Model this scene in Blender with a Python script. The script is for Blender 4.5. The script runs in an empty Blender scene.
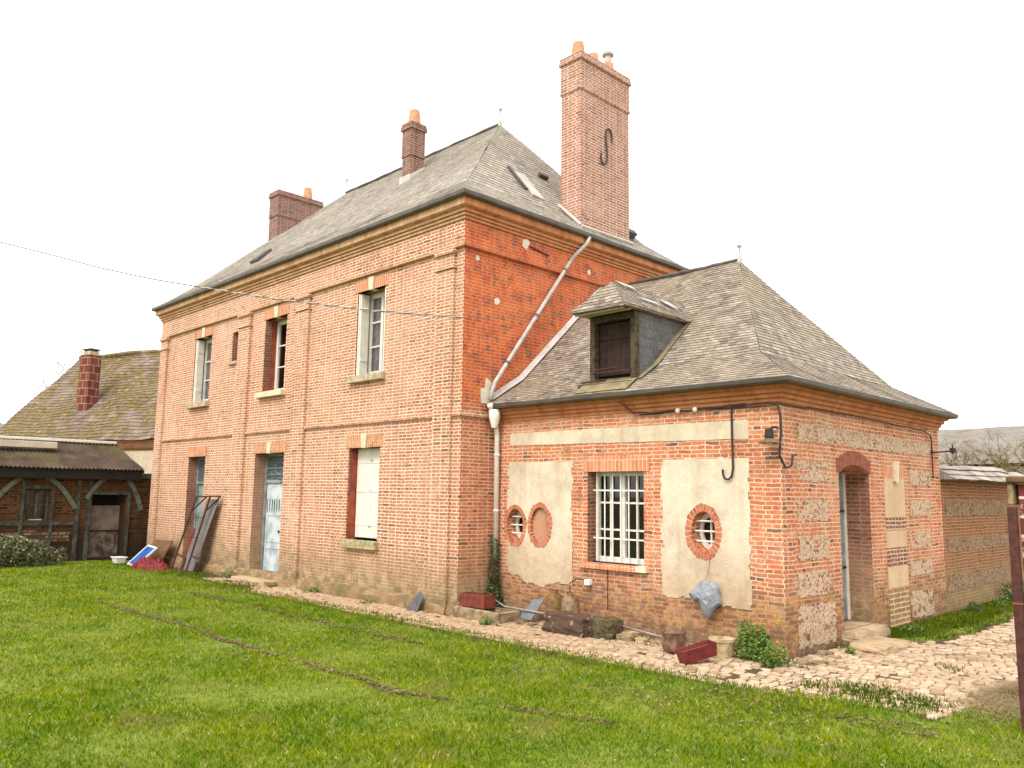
import bpy, bmesh, math, random
import numpy as np
from mathutils import Vector, Matrix, noise as mn
random.seed(7); rng = np.random.default_rng(11)
R = math.radians; PI = math.pi
scene = bpy.context.scene
COL = scene.collection

# ------------------------------------------------------------------ materials
class NT:
    def __init__(s, name):
        s.m = bpy.data.materials.new(name); s.m.use_nodes = True
        s.t = s.m.node_tree; s.t.nodes.clear()
        s.out = s.t.nodes.new('ShaderNodeOutputMaterial')
    def n(s, typ, ins=None, **props):
        nd = s.t.nodes.new('ShaderNode' + typ)
        for k, v in props.items(): setattr(nd, k, v)
        if ins:
            for k, v in ins.items(): s.set(nd.inputs[k], v)
        return nd
    def set(s, sock, v):
        if isinstance(v, bpy.types.NodeSocket): s.t.links.new(v, sock)
        elif isinstance(v, bpy.types.Node): s.t.links.new(v.outputs[0], sock)
        else:
            if isinstance(v, (tuple, list)) and len(v) == 3 and sock.type == 'RGBA': v = (*v, 1)
            sock.default_value = v
    def ramp(s, fac, stops, interp='LINEAR'):
        nd = s.n('ValToRGB', {0: fac}); cr = nd.color_ramp; cr.interpolation = interp
        while len(cr.elements) > 1: cr.elements.remove(cr.elements[0])
        for i, (p, c) in enumerate(stops):
            e = cr.elements[0] if i == 0 else cr.elements.new(p)
            e.position = p; e.color = (*c, 1) if len(c) == 3 else c
        return nd.outputs[0]
    def mix(s, f, a, b, bt='MIX'):
        nd = s.t.nodes.new('ShaderNodeMix'); nd.data_type = 'RGBA'; nd.blend_type = bt; nd.clamp_result = False
        s.set(nd.inputs[0], f); s.set(nd.inputs[6], a); s.set(nd.inputs[7], b)
        return nd.outputs[2]
    def math(s, op, a, b=0.0, c=None, clamp=False):
        nd = s.t.nodes.new('ShaderNodeMath'); nd.operation = op; nd.use_clamp = clamp
        s.set(nd.inputs[0], a); s.set(nd.inputs[1], b)
        if c is not None: s.set(nd.inputs[2], c)
        return nd.outputs[0]
    def noise(s, scale, vec=None, detail=3, rough=.55, dist=0.0, col=False):
        nd = s.n('TexNoise', {'Scale': scale, 'Detail': detail, 'Roughness': rough, 'Distortion': dist})
        s.set(nd.inputs['Vector'], vec if vec is not None else s.pos())
        return nd.outputs[1] if col else nd.outputs[0]
    def pos(s):
        if not hasattr(s, '_p'): s._p = s.n('NewGeometry').outputs['Position']
        return s._p
    def z(s):
        if not hasattr(s, '_z'):
            sp = s.n('SeparateXYZ', {0: s.pos()}); s._z = sp.outputs[2]; s._x = sp.outputs[0]; s._y = sp.outputs[1]
        return s._z
    def uv(s): return s.n('TexCoord').outputs['UV']
    def smooth(s, v, a, b):
        nd = s.n('MapRange', {0: v, 1: a, 2: b, 3: 0.0, 4: 1.0}); nd.interpolation_type = 'SMOOTHSTEP'; return nd.outputs[0]
    def done(s, col, rough=.85, h=None, bump=.3, dist=.01, metal=0.0, spec=.3, normal=None):
        b = s.n('BsdfPrincipled'); s.set(b.inputs['Base Color'], col); s.set(b.inputs['Roughness'], rough)
        s.set(b.inputs['Metallic'], metal); s.set(b.inputs['Specular IOR Level'], spec)
        if h is not None:
            bp = s.n('Bump', {'Strength': bump, 'Distance': dist, 'Height': h}); s.set(b.inputs['Normal'], bp)
        s.t.links.new(b.outputs[0], s.out.inputs[0]); return s.m

def warp_uv(s, amp=.004, scale=3.0):
    u = s.uv(); out = u
    for sc, am in ((scale, amp * 3), (26.0, amp * 1.1)):
        nz = s.noise(sc, u, 2, col=True)
        v = s.n('VectorMath', {0: nz, 1: (.5, .5, .5)}, operation='SUBTRACT')
        v2 = s.n('VectorMath', {0: v, 3: am * 2}, operation='SCALE')
        out = s.n('VectorMath', {0: out, 1: v2}, operation='ADD').outputs[0]
    return out

def brick_mat(name, pal, mortar, bw=.205, bh=.0565, ms=.0075, swap=False, extra=None, grime=1.0, bump=.5, warp=.004):
    s = NT(name); v = warp_uv(s, warp)
    if swap:
        sp = s.n('SeparateXYZ', {0: v}); v = s.n('CombineXYZ', {0: sp.outputs[1], 1: sp.outputs[0]}).outputs[0]
    b = s.n('TexBrick', {'Vector': v, 'Color1': (0, 0, 0), 'Color2': (1, 1, 1), 'Mortar': (.5, .5, .5), 'Scale': 1.0,
                         'Mortar Size': ms, 'Mortar Smooth': .25, 'Bias': 0.0, 'Brick Width': bw, 'Row Height': bh})
    b.offset = .5; b.squash = .55; b.squash_frequency = 2
    nst = [(0, pal[0]), (.035, pal[0])] + [(.07 + .93 * i / max(1, len(pal) - 2), c) for i, c in enumerate(pal[1:])]
    c = s.ramp(b.outputs[0], nst)
    big = s.noise(.55, None, 4, .6)
    med = s.noise(3.5, None, 4, .6)
    fine = s.noise(60, None, 3, .6)
    c = s.mix(s.math('MULTIPLY', s.smooth(big, .40, .62), .6), c, s.mix(1.0, c, (1.12, .86, .74), 'MULTIPLY'))
    c = s.mix(s.math('MULTIPLY', s.smooth(s.noise(1.1, None, 5, .7), .52, .66), .4), c, s.mix(.5, c, mortar))
    c = s.mix(s.math('MULTIPLY', s.smooth(fine, .35, .7), .30), c, s.mix(.5, c, mortar))
    c = s.mix(s.math('MULTIPLY', s.smooth(s.noise(24, None, 4, .7), .5, .7), .35), c, s.mix(1.0, c, (.6, .5, .45), 'MULTIPLY'))
    c = s.mix(s.math('MULTIPLY', s.smooth(med, .55, .75), .35 * grime), c, s.mix(1.0, c, (.55, .5, .48), 'MULTIPLY'))
    mp = s.n('Mapping', {0: s.pos()}); mp.inputs['Scale'].default_value = (3.2, 3.2, .45)
    st_ = s.smooth(s.noise(1.0, mp.outputs[0], 5, .7), .52, .70)
    c = s.mix(s.math('MULTIPLY', st_, .45), c, s.mix(1.0, c, (.66, .52, .44), 'MULTIPLY'))
    mortar_dirty = s.mix(s.math('MULTIPLY', st_, .55), (*mortar, 1), tuple(x * k for x, k in zip(mortar, (.74, .66, .56))))
    mort = s.mix(s.smooth(s.noise(6, None, 5, .7), .45, .72), mortar_dirty, tuple(x * k for x, k in zip(mortar, (.58, .52, .45))))
    c = s.mix(b.outputs[1], c, mort)
    if extra: c = extra(s, c, b)
    h = s.math('ADD', s.math('MULTIPLY', s.math('SUBTRACT', 1.0, b.outputs[1]), 1.0), s.math('MULTIPLY', fine, .7))
    return s.done(c, .9, h, bump, .008)

def base_stain(s, c, lo, hi, col, amt=.8, sc=2.2):
    z = s.z(); n = s.noise(sc, None, 5, .65)
    lvl = s.math('ADD', z, s.math('MULTIPLY', s.math('SUBTRACT', n, .5), 1.1))
    m = s.math('SUBTRACT', 1.0, s.smooth(lvl, lo, hi))
    return s.mix(s.math('MULTIPLY', m, amt), c, col)

def x_front(s, c, b, side=False):
    pk = s.smooth(s.noise(.42, None, 4, .6), .44, .60)
    c = s.mix(s.math('MULTIPLY_ADD', pk, .0 if side else .24, .0 if side else .03), c, (.66, .43, .33))
    sc_ = s.smooth(s.noise(11, None, 5, .75), .56, .70)
    c = s.mix(s.math('MULTIPLY', sc_, .12 if side else .35), c, (.70, .52, .36))
    dk_ = s.smooth(s.noise(1.7, None, 6, .75), .55, .68); c = s.mix(s.math('MULTIPLY', dk_, .4), c, s.mix(1.0, c, (.62, .45, .36), 'MULTIPLY'))
    och = s.smooth(s.noise(.9, None, 5, .7), .55, .68)
    c = s.mix(s.math('MULTIPLY', och, .30), c, (.46, .27, .12))
    # ochre repointing and moss at the foot, plus dark burnt bricks
    n2 = s.noise(7, None, 4, .7)
    st = s.mix(s.smooth(n2, .4, .62), (.34, .21, .11), (.17, .13, .055))
    c = base_stain(s, c, .35, 1.25, st, .62)
    c = base_stain(s, c, .1, .8, s.mix(s.smooth(s.noise(5, None, 5, .75), .45, .55), (.46, .34, .20), (.22, .15, .08)), .7, 4)
    c = base_stain(s, c, .0, .42, s.mix(s.smooth(s.noise(12), .4, .6), (.19, .14, .075), (.11, .095, .04)), .75, 3)
    w = s.n('TexBrick', {'Vector': s.uv(), 'Color1': (0, 0, 0), 'Color2': (1, 1, 1), 'Scale': 1.0, 'Brick Width': .215, 'Row Height': .062, 'Mortar Size': 0.0})
    return c
def x_side(s, c, b):
    # red-ochre wash over the upper gable wall
    n = s.noise(1.6, None, 5, .65)
    m = s.smooth(s.math('ADD', s.z(), s.math('MULTIPLY', s.math('SUBTRACT', n, .5), 1.2)), 2.7, 3.7)
    nr = s.noise(2.6, None, 5, .7)
    red = s.mix(s.smooth(nr, .35, .6), (.44, .065, .018), (.62, .135, .032))
    dk = s.mix(s.smooth(s.noise(5, None, 4, .7), .50, .64), red, (.24, .06, .035))
    f = s.math('MULTIPLY', m, s.math('MULTIPLY_ADD', b.outputs[1], -.30, .90))
    c = s.mix(f, c, dk)
    patch = s.smooth(s.noise(3.1, None, 4, .75), .66, .72)
    c = s.mix(s.math('MULTIPLY', s.math('MULTIPLY', m, patch), .5), c, (.33, .22, .15))
    return x_front(s, c, b, True)
def x_annex(s, c, b):
    sc_ = s.smooth(s.noise(9, None, 5, .75), .55, .68)
    c = s.mix(s.math('MULTIPLY', sc_, .4), c, (.62, .45, .31))
    dk = s.smooth(s.noise(2.0, None, 5, .7), .54, .66)
    c = s.mix(s.math('MULTIPLY', dk, .4), c, s.mix(1.0, c, (.55, .40, .32), 'MULTIPLY'))
    n2 = s.noise(6, None, 5, .7)
    wash = s.smooth(s.noise(2.3, None, 5, .7), .45, .6)
    z = s.z()
    low = s.math('SUBTRACT', 1.0, s.smooth(z, .45, 1.0))
    c = s.mix(s.math('MULTIPLY', s.math('MULTIPLY', low, wash), .78), c, s.mix(s.smooth(s.noise(12, None, 4), .4, .6), (.58, .42, .29), (.46, .31, .21)))
    c = s.mix(s.math('MULTIPLY', s.smooth(s.noise(3.3, None, 6, .75), .56, .66), .5), c, (.62, .47, .33))
    s.z(); near = s.math('MULTIPLY', s.smooth(s._x, 3.4, 4.8), s.math('SUBTRACT', 1.0, s.smooth(z, .3, 1.0)))
    c = s.mix(s.math('MULTIPLY', s.math('MULTIPLY', near, s.smooth(s.noise(5.5, None, 5, .75), .46, .60)), .85), c, (.52, .30, .05))
    st = s.mix(s.smooth(n2, .42, .6), (.47, .27, .07), (.30, .17, .09))
    c = base_stain(s, c, .2, .9, st, .68, 3.0)
    c = base_stain(s, c, .3, 1.0, s.mix(s.smooth(s.noise(13, None, 5, .8), .45, .55), (.42, .20, .10), (.10, .05, .032)), .55, 4.0)
    cc = s.n('TexBrick', {'Vector': s.uv(), 'Color1': (0, 0, 0), 'Color2': (1, 1, 1), 'Scale': 1.0, 'Brick Width': .21, 'Row Height': .0545, 'Mortar Size': 0.0}); cc.offset = .5; cc.squash = .55; cc.squash_frequency = 2
    lowm = s.math('SUBTRACT', 1.0, s.smooth(z, .5, 1.3))
    pick = s.smooth(cc.outputs[0], .62, .66)
    c = s.mix(s.math('MULTIPLY', s.math('MULTIPLY', lowm, pick), s.math('MULTIPLY_ADD', b.outputs[1], -.6, .7)), c, (.17, .075, .045))
    c = base_stain(s, c, -.05, .35, s.mix(s.smooth(s.noise(9, None, 5, .7), .4, .6), (.24, .17, .10), (.11, .075, .045)), .8, 5.0)
    return c
MORT = (.66, .52, .34)
M = {}
M['brick_front'] = brick_mat('brick_front', [(.13, .055, .045), (.28, .09, .055), (.37, .125, .07), (.43, .165, .10), (.38, .13, .072), (.32, .10, .06), (.45, .185, .115), (.36, .12, .066)], (.78, .62, .44), ms=.0092, extra=x_front, grime=.5)
M['brick_side'] = brick_mat('brick_side', [(.15, .055, .04), (.32, .085, .045), (.46, .13, .06), (.55, .20, .10), (.42, .12, .06), (.50, .16, .08)], (.66, .48, .32), ms=.0085, extra=x_side, grime=.6)
M['brick_annex'] = brick_mat('brick_annex', [(.15, .06, .05), (.34, .085, .045), (.54, .13, .055), (.58, .18, .08), (.42, .11, .05), (.52, .20, .10), (.48, .13, .05), (.55, .17, .065)], (.68, .51, .35), bw=.21, bh=.0545, ms=.0085, extra=x_annex, grime=.8, warp=.007, bump=.8)
M['brick_soldier'] = brick_mat('brick_soldier', [(.44, .14, .07), (.60, .22, .11), (.52, .18, .09), (.62, .27, .15)], (.66, .48, .32), bw=.30, bh=.068, swap=True)
M['brick_lintel'] = brick_mat('brick_lintel', [(.30, .10, .055), (.44, .16, .085), (.54, .22, .12), (.48, .18, .095)], (.62, .45, .28), ms=.009, bw=.40, bh=.062, swap=True)
M['brick_chimney'] = brick_mat('brick_chimney', [(.14, .07, .055), (.26, .11, .08), (.36, .15, .105), (.42, .19, .13), (.28, .12, .09), (.34, .14, .10)], (.62, .50, .40), ms=.010, grime=1.0)
M['brick_stack'] = brick_mat('brick_stack', [(.08, .04, .035), (.13, .06, .05), (.20, .085, .07), (.25, .105, .08), (.16, .07, .055)], (.36, .28, .24), ms=.009, grime=1.0)
M['brick_shed'] = brick_mat('brick_shed', [(.010, .005, .003), (.035, .013, .006), (.13, .042, .014), (.02, .008, .005), (.09, .03, .010)], (.10, .055, .022), bh=.07, ms=.012, grime=1, warp=.01, extra=lambda s, c, b: base_stain(s, c, .3, 1.4, (.018, .014, .008), .8, 1.5))
M['brick_wall'] = brick_mat('brick_garden', [(.10, .04, .025), (.17, .055, .028), (.27, .08, .035), (.22, .075, .032), (.25, .07, .03)], (.36, .24, .13), bw=.21, bh=.0545, ms=.009, extra=lambda s, c, b: base_stain(s, c, .2, 1.0, s.mix(s.smooth(s.noise(5), .4, .6), (.30, .24, .12), (.22, .19, .07)), .6), warp=.008)
def cornice_mat(name, a, b2, vein):
    s = NT(name)
    b = s.n('TexBrick', {'Vector': s.uv(), 'Color1': a, 'Color2': b2, 'Mortar': vein, 'Scale': 1.0, 'Mortar Size': .006, 'Mortar Smooth': .4, 'Brick Width': .11, 'Row Height': .5})
    n = s.noise(4, None, 5, .7); c = s.mix(s.math('MULTIPLY', s.smooth(n, .45, .7), .5), b.outputs[0], s.mix(1.0, b.outputs[0], (.5, .42, .32), 'MULTIPLY'))
    f = s.noise(50, None, 3)
    return s.done(c, .9, s.math('ADD', f, s.math('MULTIPLY', b.outputs[1], -1.0)), .4, .006)
M['cornice_front'] = cornice_mat('cornice_front', (.44, .25, .135), (.58, .37, .22), (.36, .22, .12))
M['cornice_side'] = cornice_mat('cornice_side', (.46, .17, .07), (.58, .27, .12), (.50, .28, .15))
M['cornice_annex'] = cornice_mat('cornice_annex', (.42, .15, .06), (.50, .21, .09), (.44, .23, .12))

def slate_mat(name, pal, bw, bh, lichen, lam=.4, moss=None):
    s = NT(name); v = warp_uv(s, .006, 4)
    b = s.n('TexBrick', {'Vector': v, 'Color1': (0, 0, 0), 'Color2': (1, 1, 1), 'Mortar': (0, 0, 0), 'Scale': 1.0, 'Mortar Size': .0028, 'Mortar Smooth': .2, 'Brick Width': bw, 'Row Height': bh})
    b.offset = .5
    c = s.ramp(b.outputs[0], [(i / (len(pal) - 1), q) for i, q in enumerate(pal)])
    n = s.noise(1.3, None, 5, .65); c = s.mix(s.math('MULTIPLY', s.smooth(n, .42, .62), lam), c, lichen)
    n = s.noise(.35, None, 3, .6); c = s.mix(s.math('MULTIPLY', s.smooth(n, .4, .65), .35), c, s.mix(1.0, c, (.66, .62, .56), 'MULTIPLY'))
    fine = s.noise(30, None, 4, .6); c = s.mix(s.math('MULTIPLY', s.smooth(fine, .45, .7), .3), c, s.mix(.5, c, (.5, .45, .36)))
    if moss:
        mm = s.math('MULTIPLY', s.smooth(s.noise(.8, None, 3, .6, 1.0), .38, .50), s.smooth(s.noise(4.5, v, 4, .75), .42, .54))
        c = s.mix(mm, c, s.mix(s.smooth(s.noise(8), .35, .65), *moss))
    c = s.mix(b.outputs[1], c, s.mix(1.0, c, (.35, .3, .26), 'MULTIPLY'))
    h = s.math('ADD', s.math('MULTIPLY', b.outputs[0], .6), s.math('ADD', s.math('MULTIPLY', b.outputs[1], -1.2), s.math('MULTIPLY', fine, .5)))
    return s.done(c, .75, h, .45, .006, spec=.35)
M['slate_main'] = slate_mat('slate_main', [(.20, .175, .15), (.37, .33, .285), (.29, .26, .22), (.44, .395, .34), (.33, .295, .25), (.25, .22, .185)], .15, .1, (.42, .37, .28), .45)
M['slate_annex'] = slate_mat('slate_annex', [(.12, .092, .072), (.29, .24, .19), (.22, .178, .14), (.35, .295, .235), (.26, .215, .17), (.17, .13, .10), (.44, .385, .32)], .12, .075, (.36, .295, .19), .4)
M['slate_dormer'] = slate_mat('slate_dormer', [(.07, .07, .075), (.12, .12, .125), (.085, .085, .09)], .2, .14, (.22, .2, .19), .3)
M['tile_barn'] = slate_mat('tile_barn', [(.07, .045, .035), (.20, .135, .105), (.12, .08, .062), (.28, .205, .165)], .26, .19, (.3, .24, .17), .3, moss=((.19, .12, .010), (.07, .062, .008)))
M['tile_coping'] = slate_mat('tile_coping', [(.18, .15, .135), (.32, .275, .25), (.42, .38, .35)], .3, .3, (.33, .27, .20), .4)
def fibre():
    s = NT('fibre_roof'); n = s.noise(.45, None, 6, .75); c = s.ramp(n, [(.30, (.19, .17, .16)), (.5, (.24, .215, .19)), (.66, (.15, .125, .08)), (.8, (.28, .25, .23))])
    n = s.noise(3, None, 4, .7); c = s.mix(s.math('MULTIPLY', s.smooth(n, .4, .65), .5), c, s.mix(1.0, c, (.65, .62, .55), 'MULTIPLY')); return s.done(c, .9, n, .3, .02)
M['fibre_roof'] = fibre()

def simple(name, col, rough=.6, var=.15, sc=6, bump=.0, metal=0, spec=.4, col2=None, thr=(.4, .65)):
    s = NT(name); n = s.noise(sc, None, 4, .6)
    c2 = col2 if col2 else tuple(x * (1 - var * 2) for x in col)
    c = s.mix(s.smooth(n, *thr), col, c2)
    f = s.noise(sc * 9, None, 3)
    c = s.mix(s.math('MULTIPLY', f, .18), c, s.mix(1.0, c, (.6, .58, .55), 'MULTIPLY'))
    return s.done(c, rough, f if bump else None, bump, .004, metal, spec)
M['stone'] = simple('stone', (.52, .42, .28), .9, .2, 9, .4)
M['keystone'] = simple('keystone', (.72, .62, .44), .9, .1, 9, .3)
M['sill_moss'] = simple('sill_moss', (.46, .38, .22), .9, .2, 14, .5, col2=(.26, .24, .10))
M['step_stone'] = simple('step_stone', (.50, .36, .22), .9, .2, 5, .5, col2=(.30, .22, .13))
M['rough_stone'] = simple('rough_stone', (.32, .235, .14), .95, .2, 9, .9, col2=(.14, .10, .055))
M['dark_stone'] = simple('dark_stone', (.085, .05, .032), .95, .2, 14, .9, col2=(.40, .32, .23), thr=(.60, .72))
M['moss_stone'] = simple('moss_stone', (.12, .085, .045), .95, .2, 16, .9, col2=(.05, .05, .018))
M['white_paint'] = simple('white_paint', (.80, .77, .70), .5, .06, 12)
M['cream_paint'] = simple('cream_paint', (.80, .75, .65), .55, .08, 8)
M['shutter'] = simple('shutter', (.80, .75, .66), .6, .06, 5)
M['blue_door'] = simple('blue_door', (.27, .32, .32), .6, .15, 5, .1, col2=(.15, .18, .18))
M['blue_door_faded'] = simple('blue_door_faded', (.56, .62, .64), .6, .15, 4, .1, col2=(.34, .40, .42))
M['blue_dark'] = simple('blue_dark', (.10, .13, .135), .6, .15, 6)
M['zinc'] = simple('zinc', (.12, .105, .09), .45, .15, 3, 0, .3, .5)
M['zinc_light'] = simple('zinc_light', (.52, .48, .45), .5, .12, 4, 0, .0, .5)
M['pipe_grey'] = simple('pipe_grey', (.30, .27, .24), .5, .15, 6, 0, 0, .5)
M['lead'] = simple('lead', (.55, .52, .47), .6, .12, 4)
M['rust'] = simple('rust', (.055, .018, .014), .8, .2, 20, .4, col2=(.10, .03, .02))
M['rust_light'] = simple('rust_light', (.26, .10, .045), .85, .2, 12, .4, col2=(.15, .06, .035))
M['iron'] = simple('iron', (.035, .022, .02), .6, .2, 20, .2)
M['red_paint'] = simple('red_paint', (.17, .02, .02), .5, .2, 8, .1)
M['red_net'] = simple('red_net', (.19, .008, .012), .6, .2, 12, .4)
M['terracotta'] = simple('terracotta', (.60, .30, .17), .8, .12, 8, .2)
M['pot_brown'] = simple('pot_brown', (.11, .055, .035), .35, .2, 8, .1, col2=(.28, .17, .11))
M['pot_cream'] = simple('pot_cream', (.50, .40, .22), .7, .2, 8, .2, col2=(.27, .19, .10))
M['grey_panel'] = simple('grey_panel', (.20, .185, .18), .55, .1, 3, 0, .1)
M['brown_board'] = simple('brown_board', (.17, .085, .04), .8, .2, 5, .2)
M['blue_sheet'] = simple('blue_sheet', (.03, .13, .48), .4, .15, 3)
M['white_plastic'] = simple('white_plastic', (.82, .80, .76), .4, .04, 6)
M['cloth'] = simple('cloth', (.27, .29, .33), .45, .12, 14, .4, spec=.6)
M['slate_piece'] = simple('slate_piece', (.085, .085, .095), .55, .12, 9, .2)
M['curtain'] = simple('curtain', (.55, .52, .56), .9, .2, 20)
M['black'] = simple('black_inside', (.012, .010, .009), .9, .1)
M['wood_dark'] = simple('wood_dark', (.04, .018, .013), .85, .25, 10, .4)
M['wood_moss'] = simple('wood_moss', (.085, .068, .035), .9, .25, 14, .5, col2=(.035, .025, .018))
M['brace'] = simple('brace_wood', (.15, .16, .125), .9, .25, 7, .5, col2=(.09, .095, .07))
M['timber'] = simple('timber', (.035, .036, .026), .9, .25, 7, .5, col2=(.085, .088, .066))
M['plank'] = simple('plank', (.62, .53, .42), .8, .1, 3, .2)
M['cable'] = simple('cable', (.045, .025, .022), .6, .1)
M['wire_pale'] = simple('wire_pale', (.52, .46, .38), .6, .1)
M['wire_mid'] = simple('wire_mid', (.16, .13, .11), .6, .1)
M['lampshade'] = simple('lampshade', (.19, .14, .07), .5, .2, 12)
M['gas_yellow'] = simple('gas_yellow', (.19, .115, .025), .6, .2, 12, .2, col2=(.10, .05, .022))
M['gas_cream'] = simple('gas_cream', (.25, .165, .09), .6, .2, 12, .2, col2=(.12, .065, .035))
M['porcelain'] = simple('porcelain', (.74, .68, .55), .3, .05)
M['bark'] = simple('bark', (.085, .065, .03), .95, .2, 14, .6)
M['twig_haze'] = simple('twig', (.19, .155, .06), .95, .2, 10)
M['arch_brick'] = simple('shaded_brick', (.26, .075, .045), .9, .2, 12, .3, col2=(.36, .12, .075))
M['twig_far'] = simple('twig_far', (.30, .27, .24), .95, .2, 10)
M['far_render'] = simple('far_render', (.50, .48, .46), .9, .1, 1)
M['white_crumble'] = simple('white_crumble', (.66, .62, .52), .9, .2, 2.5, .5, col2=(.30, .28, .20))
M['plaster_gap'] = simple('plaster_gap', (.56, .47, .34), .9, .1, 3, .2)
M['white_patch'] = simple('white_patch', (.76, .68, .55), .9, .08, 8, .3)

def glass_mat():
    s = NT('window_glass'); g = s.n('BsdfGlossy', {'Color': (.9, .92, .95), 'Roughness': .03}); t = s.n('BsdfTransparent', {'Color': (.86, .84, .84)})
    fr = s.n('Fresnel', {'IOR': 1.5}); f = s.math('MULTIPLY_ADD', fr, .8, .03)
    mx = s.n('MixShader', {0: f, 1: t, 2: g}); s.t.links.new(mx.outputs[0], s.out.inputs[0]); return s.m
M['glass'] = glass_mat()

def plaster_mat(name, a, b, low=True):
    s = NT(name)
    c = s.mix(s.smooth(s.noise(1.7, None, 5, .65), .38, .66), a, b)
    c = s.mix(s.math('MULTIPLY', s.smooth(s.noise(14, None, 4, .7), .5, .75), .4), c, s.mix(1.0, c, (.7, .6, .48), 'MULTIPLY'))
    if low:
        c = base_stain(s, c, .5, 1.5, s.mix(s.smooth(s.noise(8, None, 5, .7), .4, .6), (.50, .34, .19), (.36, .24, .15)), .62, 1.9)
        c = s.mix(s.math('MULTIPLY', s.smooth(s.noise(4.2, None, 5, .8), .60, .68), s.math('SUBTRACT', 1.0, s.smooth(s.z(), .5, 1.3))), c, (.52, .24, .13))
    mp = s.n('Mapping', {0: s.pos()}); mp.inputs['Scale'].default_value = (5, 5, .6)
    c = s.mix(s.math('MULTIPLY', s.smooth(s.noise(1.0, mp.outputs[0], 5, .7), .50, .68), .35), c, s.mix(1.0, c, (.70, .60, .50), 'MULTIPLY'))
    cr_ = s.n('TexVoronoi', {'Vector': s.n('VectorMath', {0: s.pos(), 1: s.noise(3, None, 3, col=True)}, operation='ADD').outputs[0], 'Scale': 1.3}, feature='DISTANCE_TO_EDGE')
    c = s.mix(s.math('MULTIPLY', s.math('SUBTRACT', 1.0, s.smooth(cr_.outputs['Distance'], .0, .006)), .35), c, (.30, .22, .14))
    f = s.noise(35, None, 4)
    return s.done(c, .9, s.math('ADD', f, s.math('MULTIPLY', s.noise(6), 1.5)), .45, .012)
M['plaster'] = plaster_mat('plaster', (.66, .57, .44), (.50, .415, .31))
M['plaster_up'] = plaster_mat('plaster_up', (.64, .56, .42), (.52, .44, .32), False)
M['plaster_niche'] = plaster_mat('plaster_niche', (.62, .46, .30), (.55, .39, .24), False)
def flint_mat(name, mort, dark, light):
    s = NT(name); v = s.uv()
    vo = s.n('TexVoronoi', {'Vector': v, 'Scale': 27.0, 'Randomness': .95}); d = vo.outputs['Distance']; cc = s.n('SeparateColor', {0: vo.outputs['Color']}).outputs[0]
    stone = s.ramp(cc, [(0, dark), (.10, dark), (.18, light), (.5, tuple(x * .9 for x in light)), (.72, light), (.82, mort), (.86, tuple(x * 1.9 for x in dark)), (1, tuple(x * .6 for x in light))])
    m = s.smooth(s.math('ADD', d, s.math('MULTIPLY', s.noise(40, v), .25)), .62, .86)
    c = s.mix(m, stone, mort)
    c = s.mix(s.math('MULTIPLY', s.smooth(s.noise(3.5, None, 4, .7), .45, .65), .45), c, mort)
    c = base_stain(s, c, -.1, .55, (.33, .26, .16), .5)
    return s.done(c, .85, s.math('SUBTRACT', 1.0, m), .6, .012)
M['flint'] = flint_mat('flint', (.60, .41, .28), (.13, .085, .065), (.50, .36, .25))
M['flint_dull'] = flint_mat('flint_dull', (.33, .21, .12), (.07, .045, .03), (.23, .145, .085))

def ground_mat():
    s = NT('soil'); n = s.noise(3, None, 6, .7); c = s.ramp(n, [(.3, (.08, .05, .028)), (.5, (.15, .10, .055)), (.7, (.25, .18, .10))])
    g = s.smooth(s.noise(.8, None, 3), .48, .6); c = s.mix(s.math('MULTIPLY', g, .4), c, (.10, .13, .03))
    return s.done(c, .95, s.noise(25, None, 5), .8, .02)
M['soil'] = ground_mat()
def turf_mat():
    s = NT('turf'); n = s.noise(5, None, 6, .7); c = s.ramp(n, [(.3, (.09, .115, .012)), (.5, (.15, .19, .02)), (.7, (.22, .23, .04))])
    return s.done(c, .95, s.noise(40, None, 4), .8, .02)
M['turf'] = turf_mat()
def blade_mat(name='blade', tint=1.0):
    s = NT(name); g = s.n('NewGeometry'); r = g.outputs['Random Per Island']
    c = s.ramp(r, [(0, (.09, .17, .002)), (.35, (.165, .26, .002)), (.7, (.25, .335, .003)), (.93, (.36, .39, .01)), (.97, (.56, .47, .20)), (1, (.62, .53, .28))])
    n = s.noise(.7, None, 5, .65)
    c = s.mix(s.smooth(n, .38, .64), s.mix(1.0, c, (.72, .86, .8), 'MULTIPLY'), s.mix(1.0, c, (1.22, 1.08, 1.0), 'MULTIPLY'))
    n = s.noise(3.2, None, 5, .7); c = s.mix(s.math('MULTIPLY', s.smooth(n, .42, .62), .7), c, s.mix(1.0, c, (.52, .68, .6), 'MULTIPLY'))
    n = s.noise(.33, None, 4, .6); c = s.mix(s.math('MULTIPLY', s.smooth(n, .46, .62), .5), c, s.mix(1.0, c, (.72, .82, .8), 'MULTIPLY'))
    n = s.noise(8, None, 4, .7); c = s.mix(s.math('MULTIPLY', s.smooth(n, .55, .7), .45), c, (.40, .40, .08))
    n = s.noise(1.1, None, 4, .7); c = s.mix(s.math('MULTIPLY', s.smooth(n, .56, .70), .6), c, (.34, .27, .10))
    if tint != 1: c = s.mix(1.0, c, (tint, tint, tint), 'MULTIPLY')
    b = s.n('BsdfPrincipled', {'Base Color': c, 'Roughness': .85}); b.inputs['Specular IOR Level'].default_value = .08
    t = s.n('BsdfTranslucent', {'Color': c}); mx = s.n('MixShader', {0: .3, 1: b, 2: t}); s.t.links.new(mx.outputs[0], s.out.inputs[0]); return s.m
M['blade'] = blade_mat()
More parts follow.
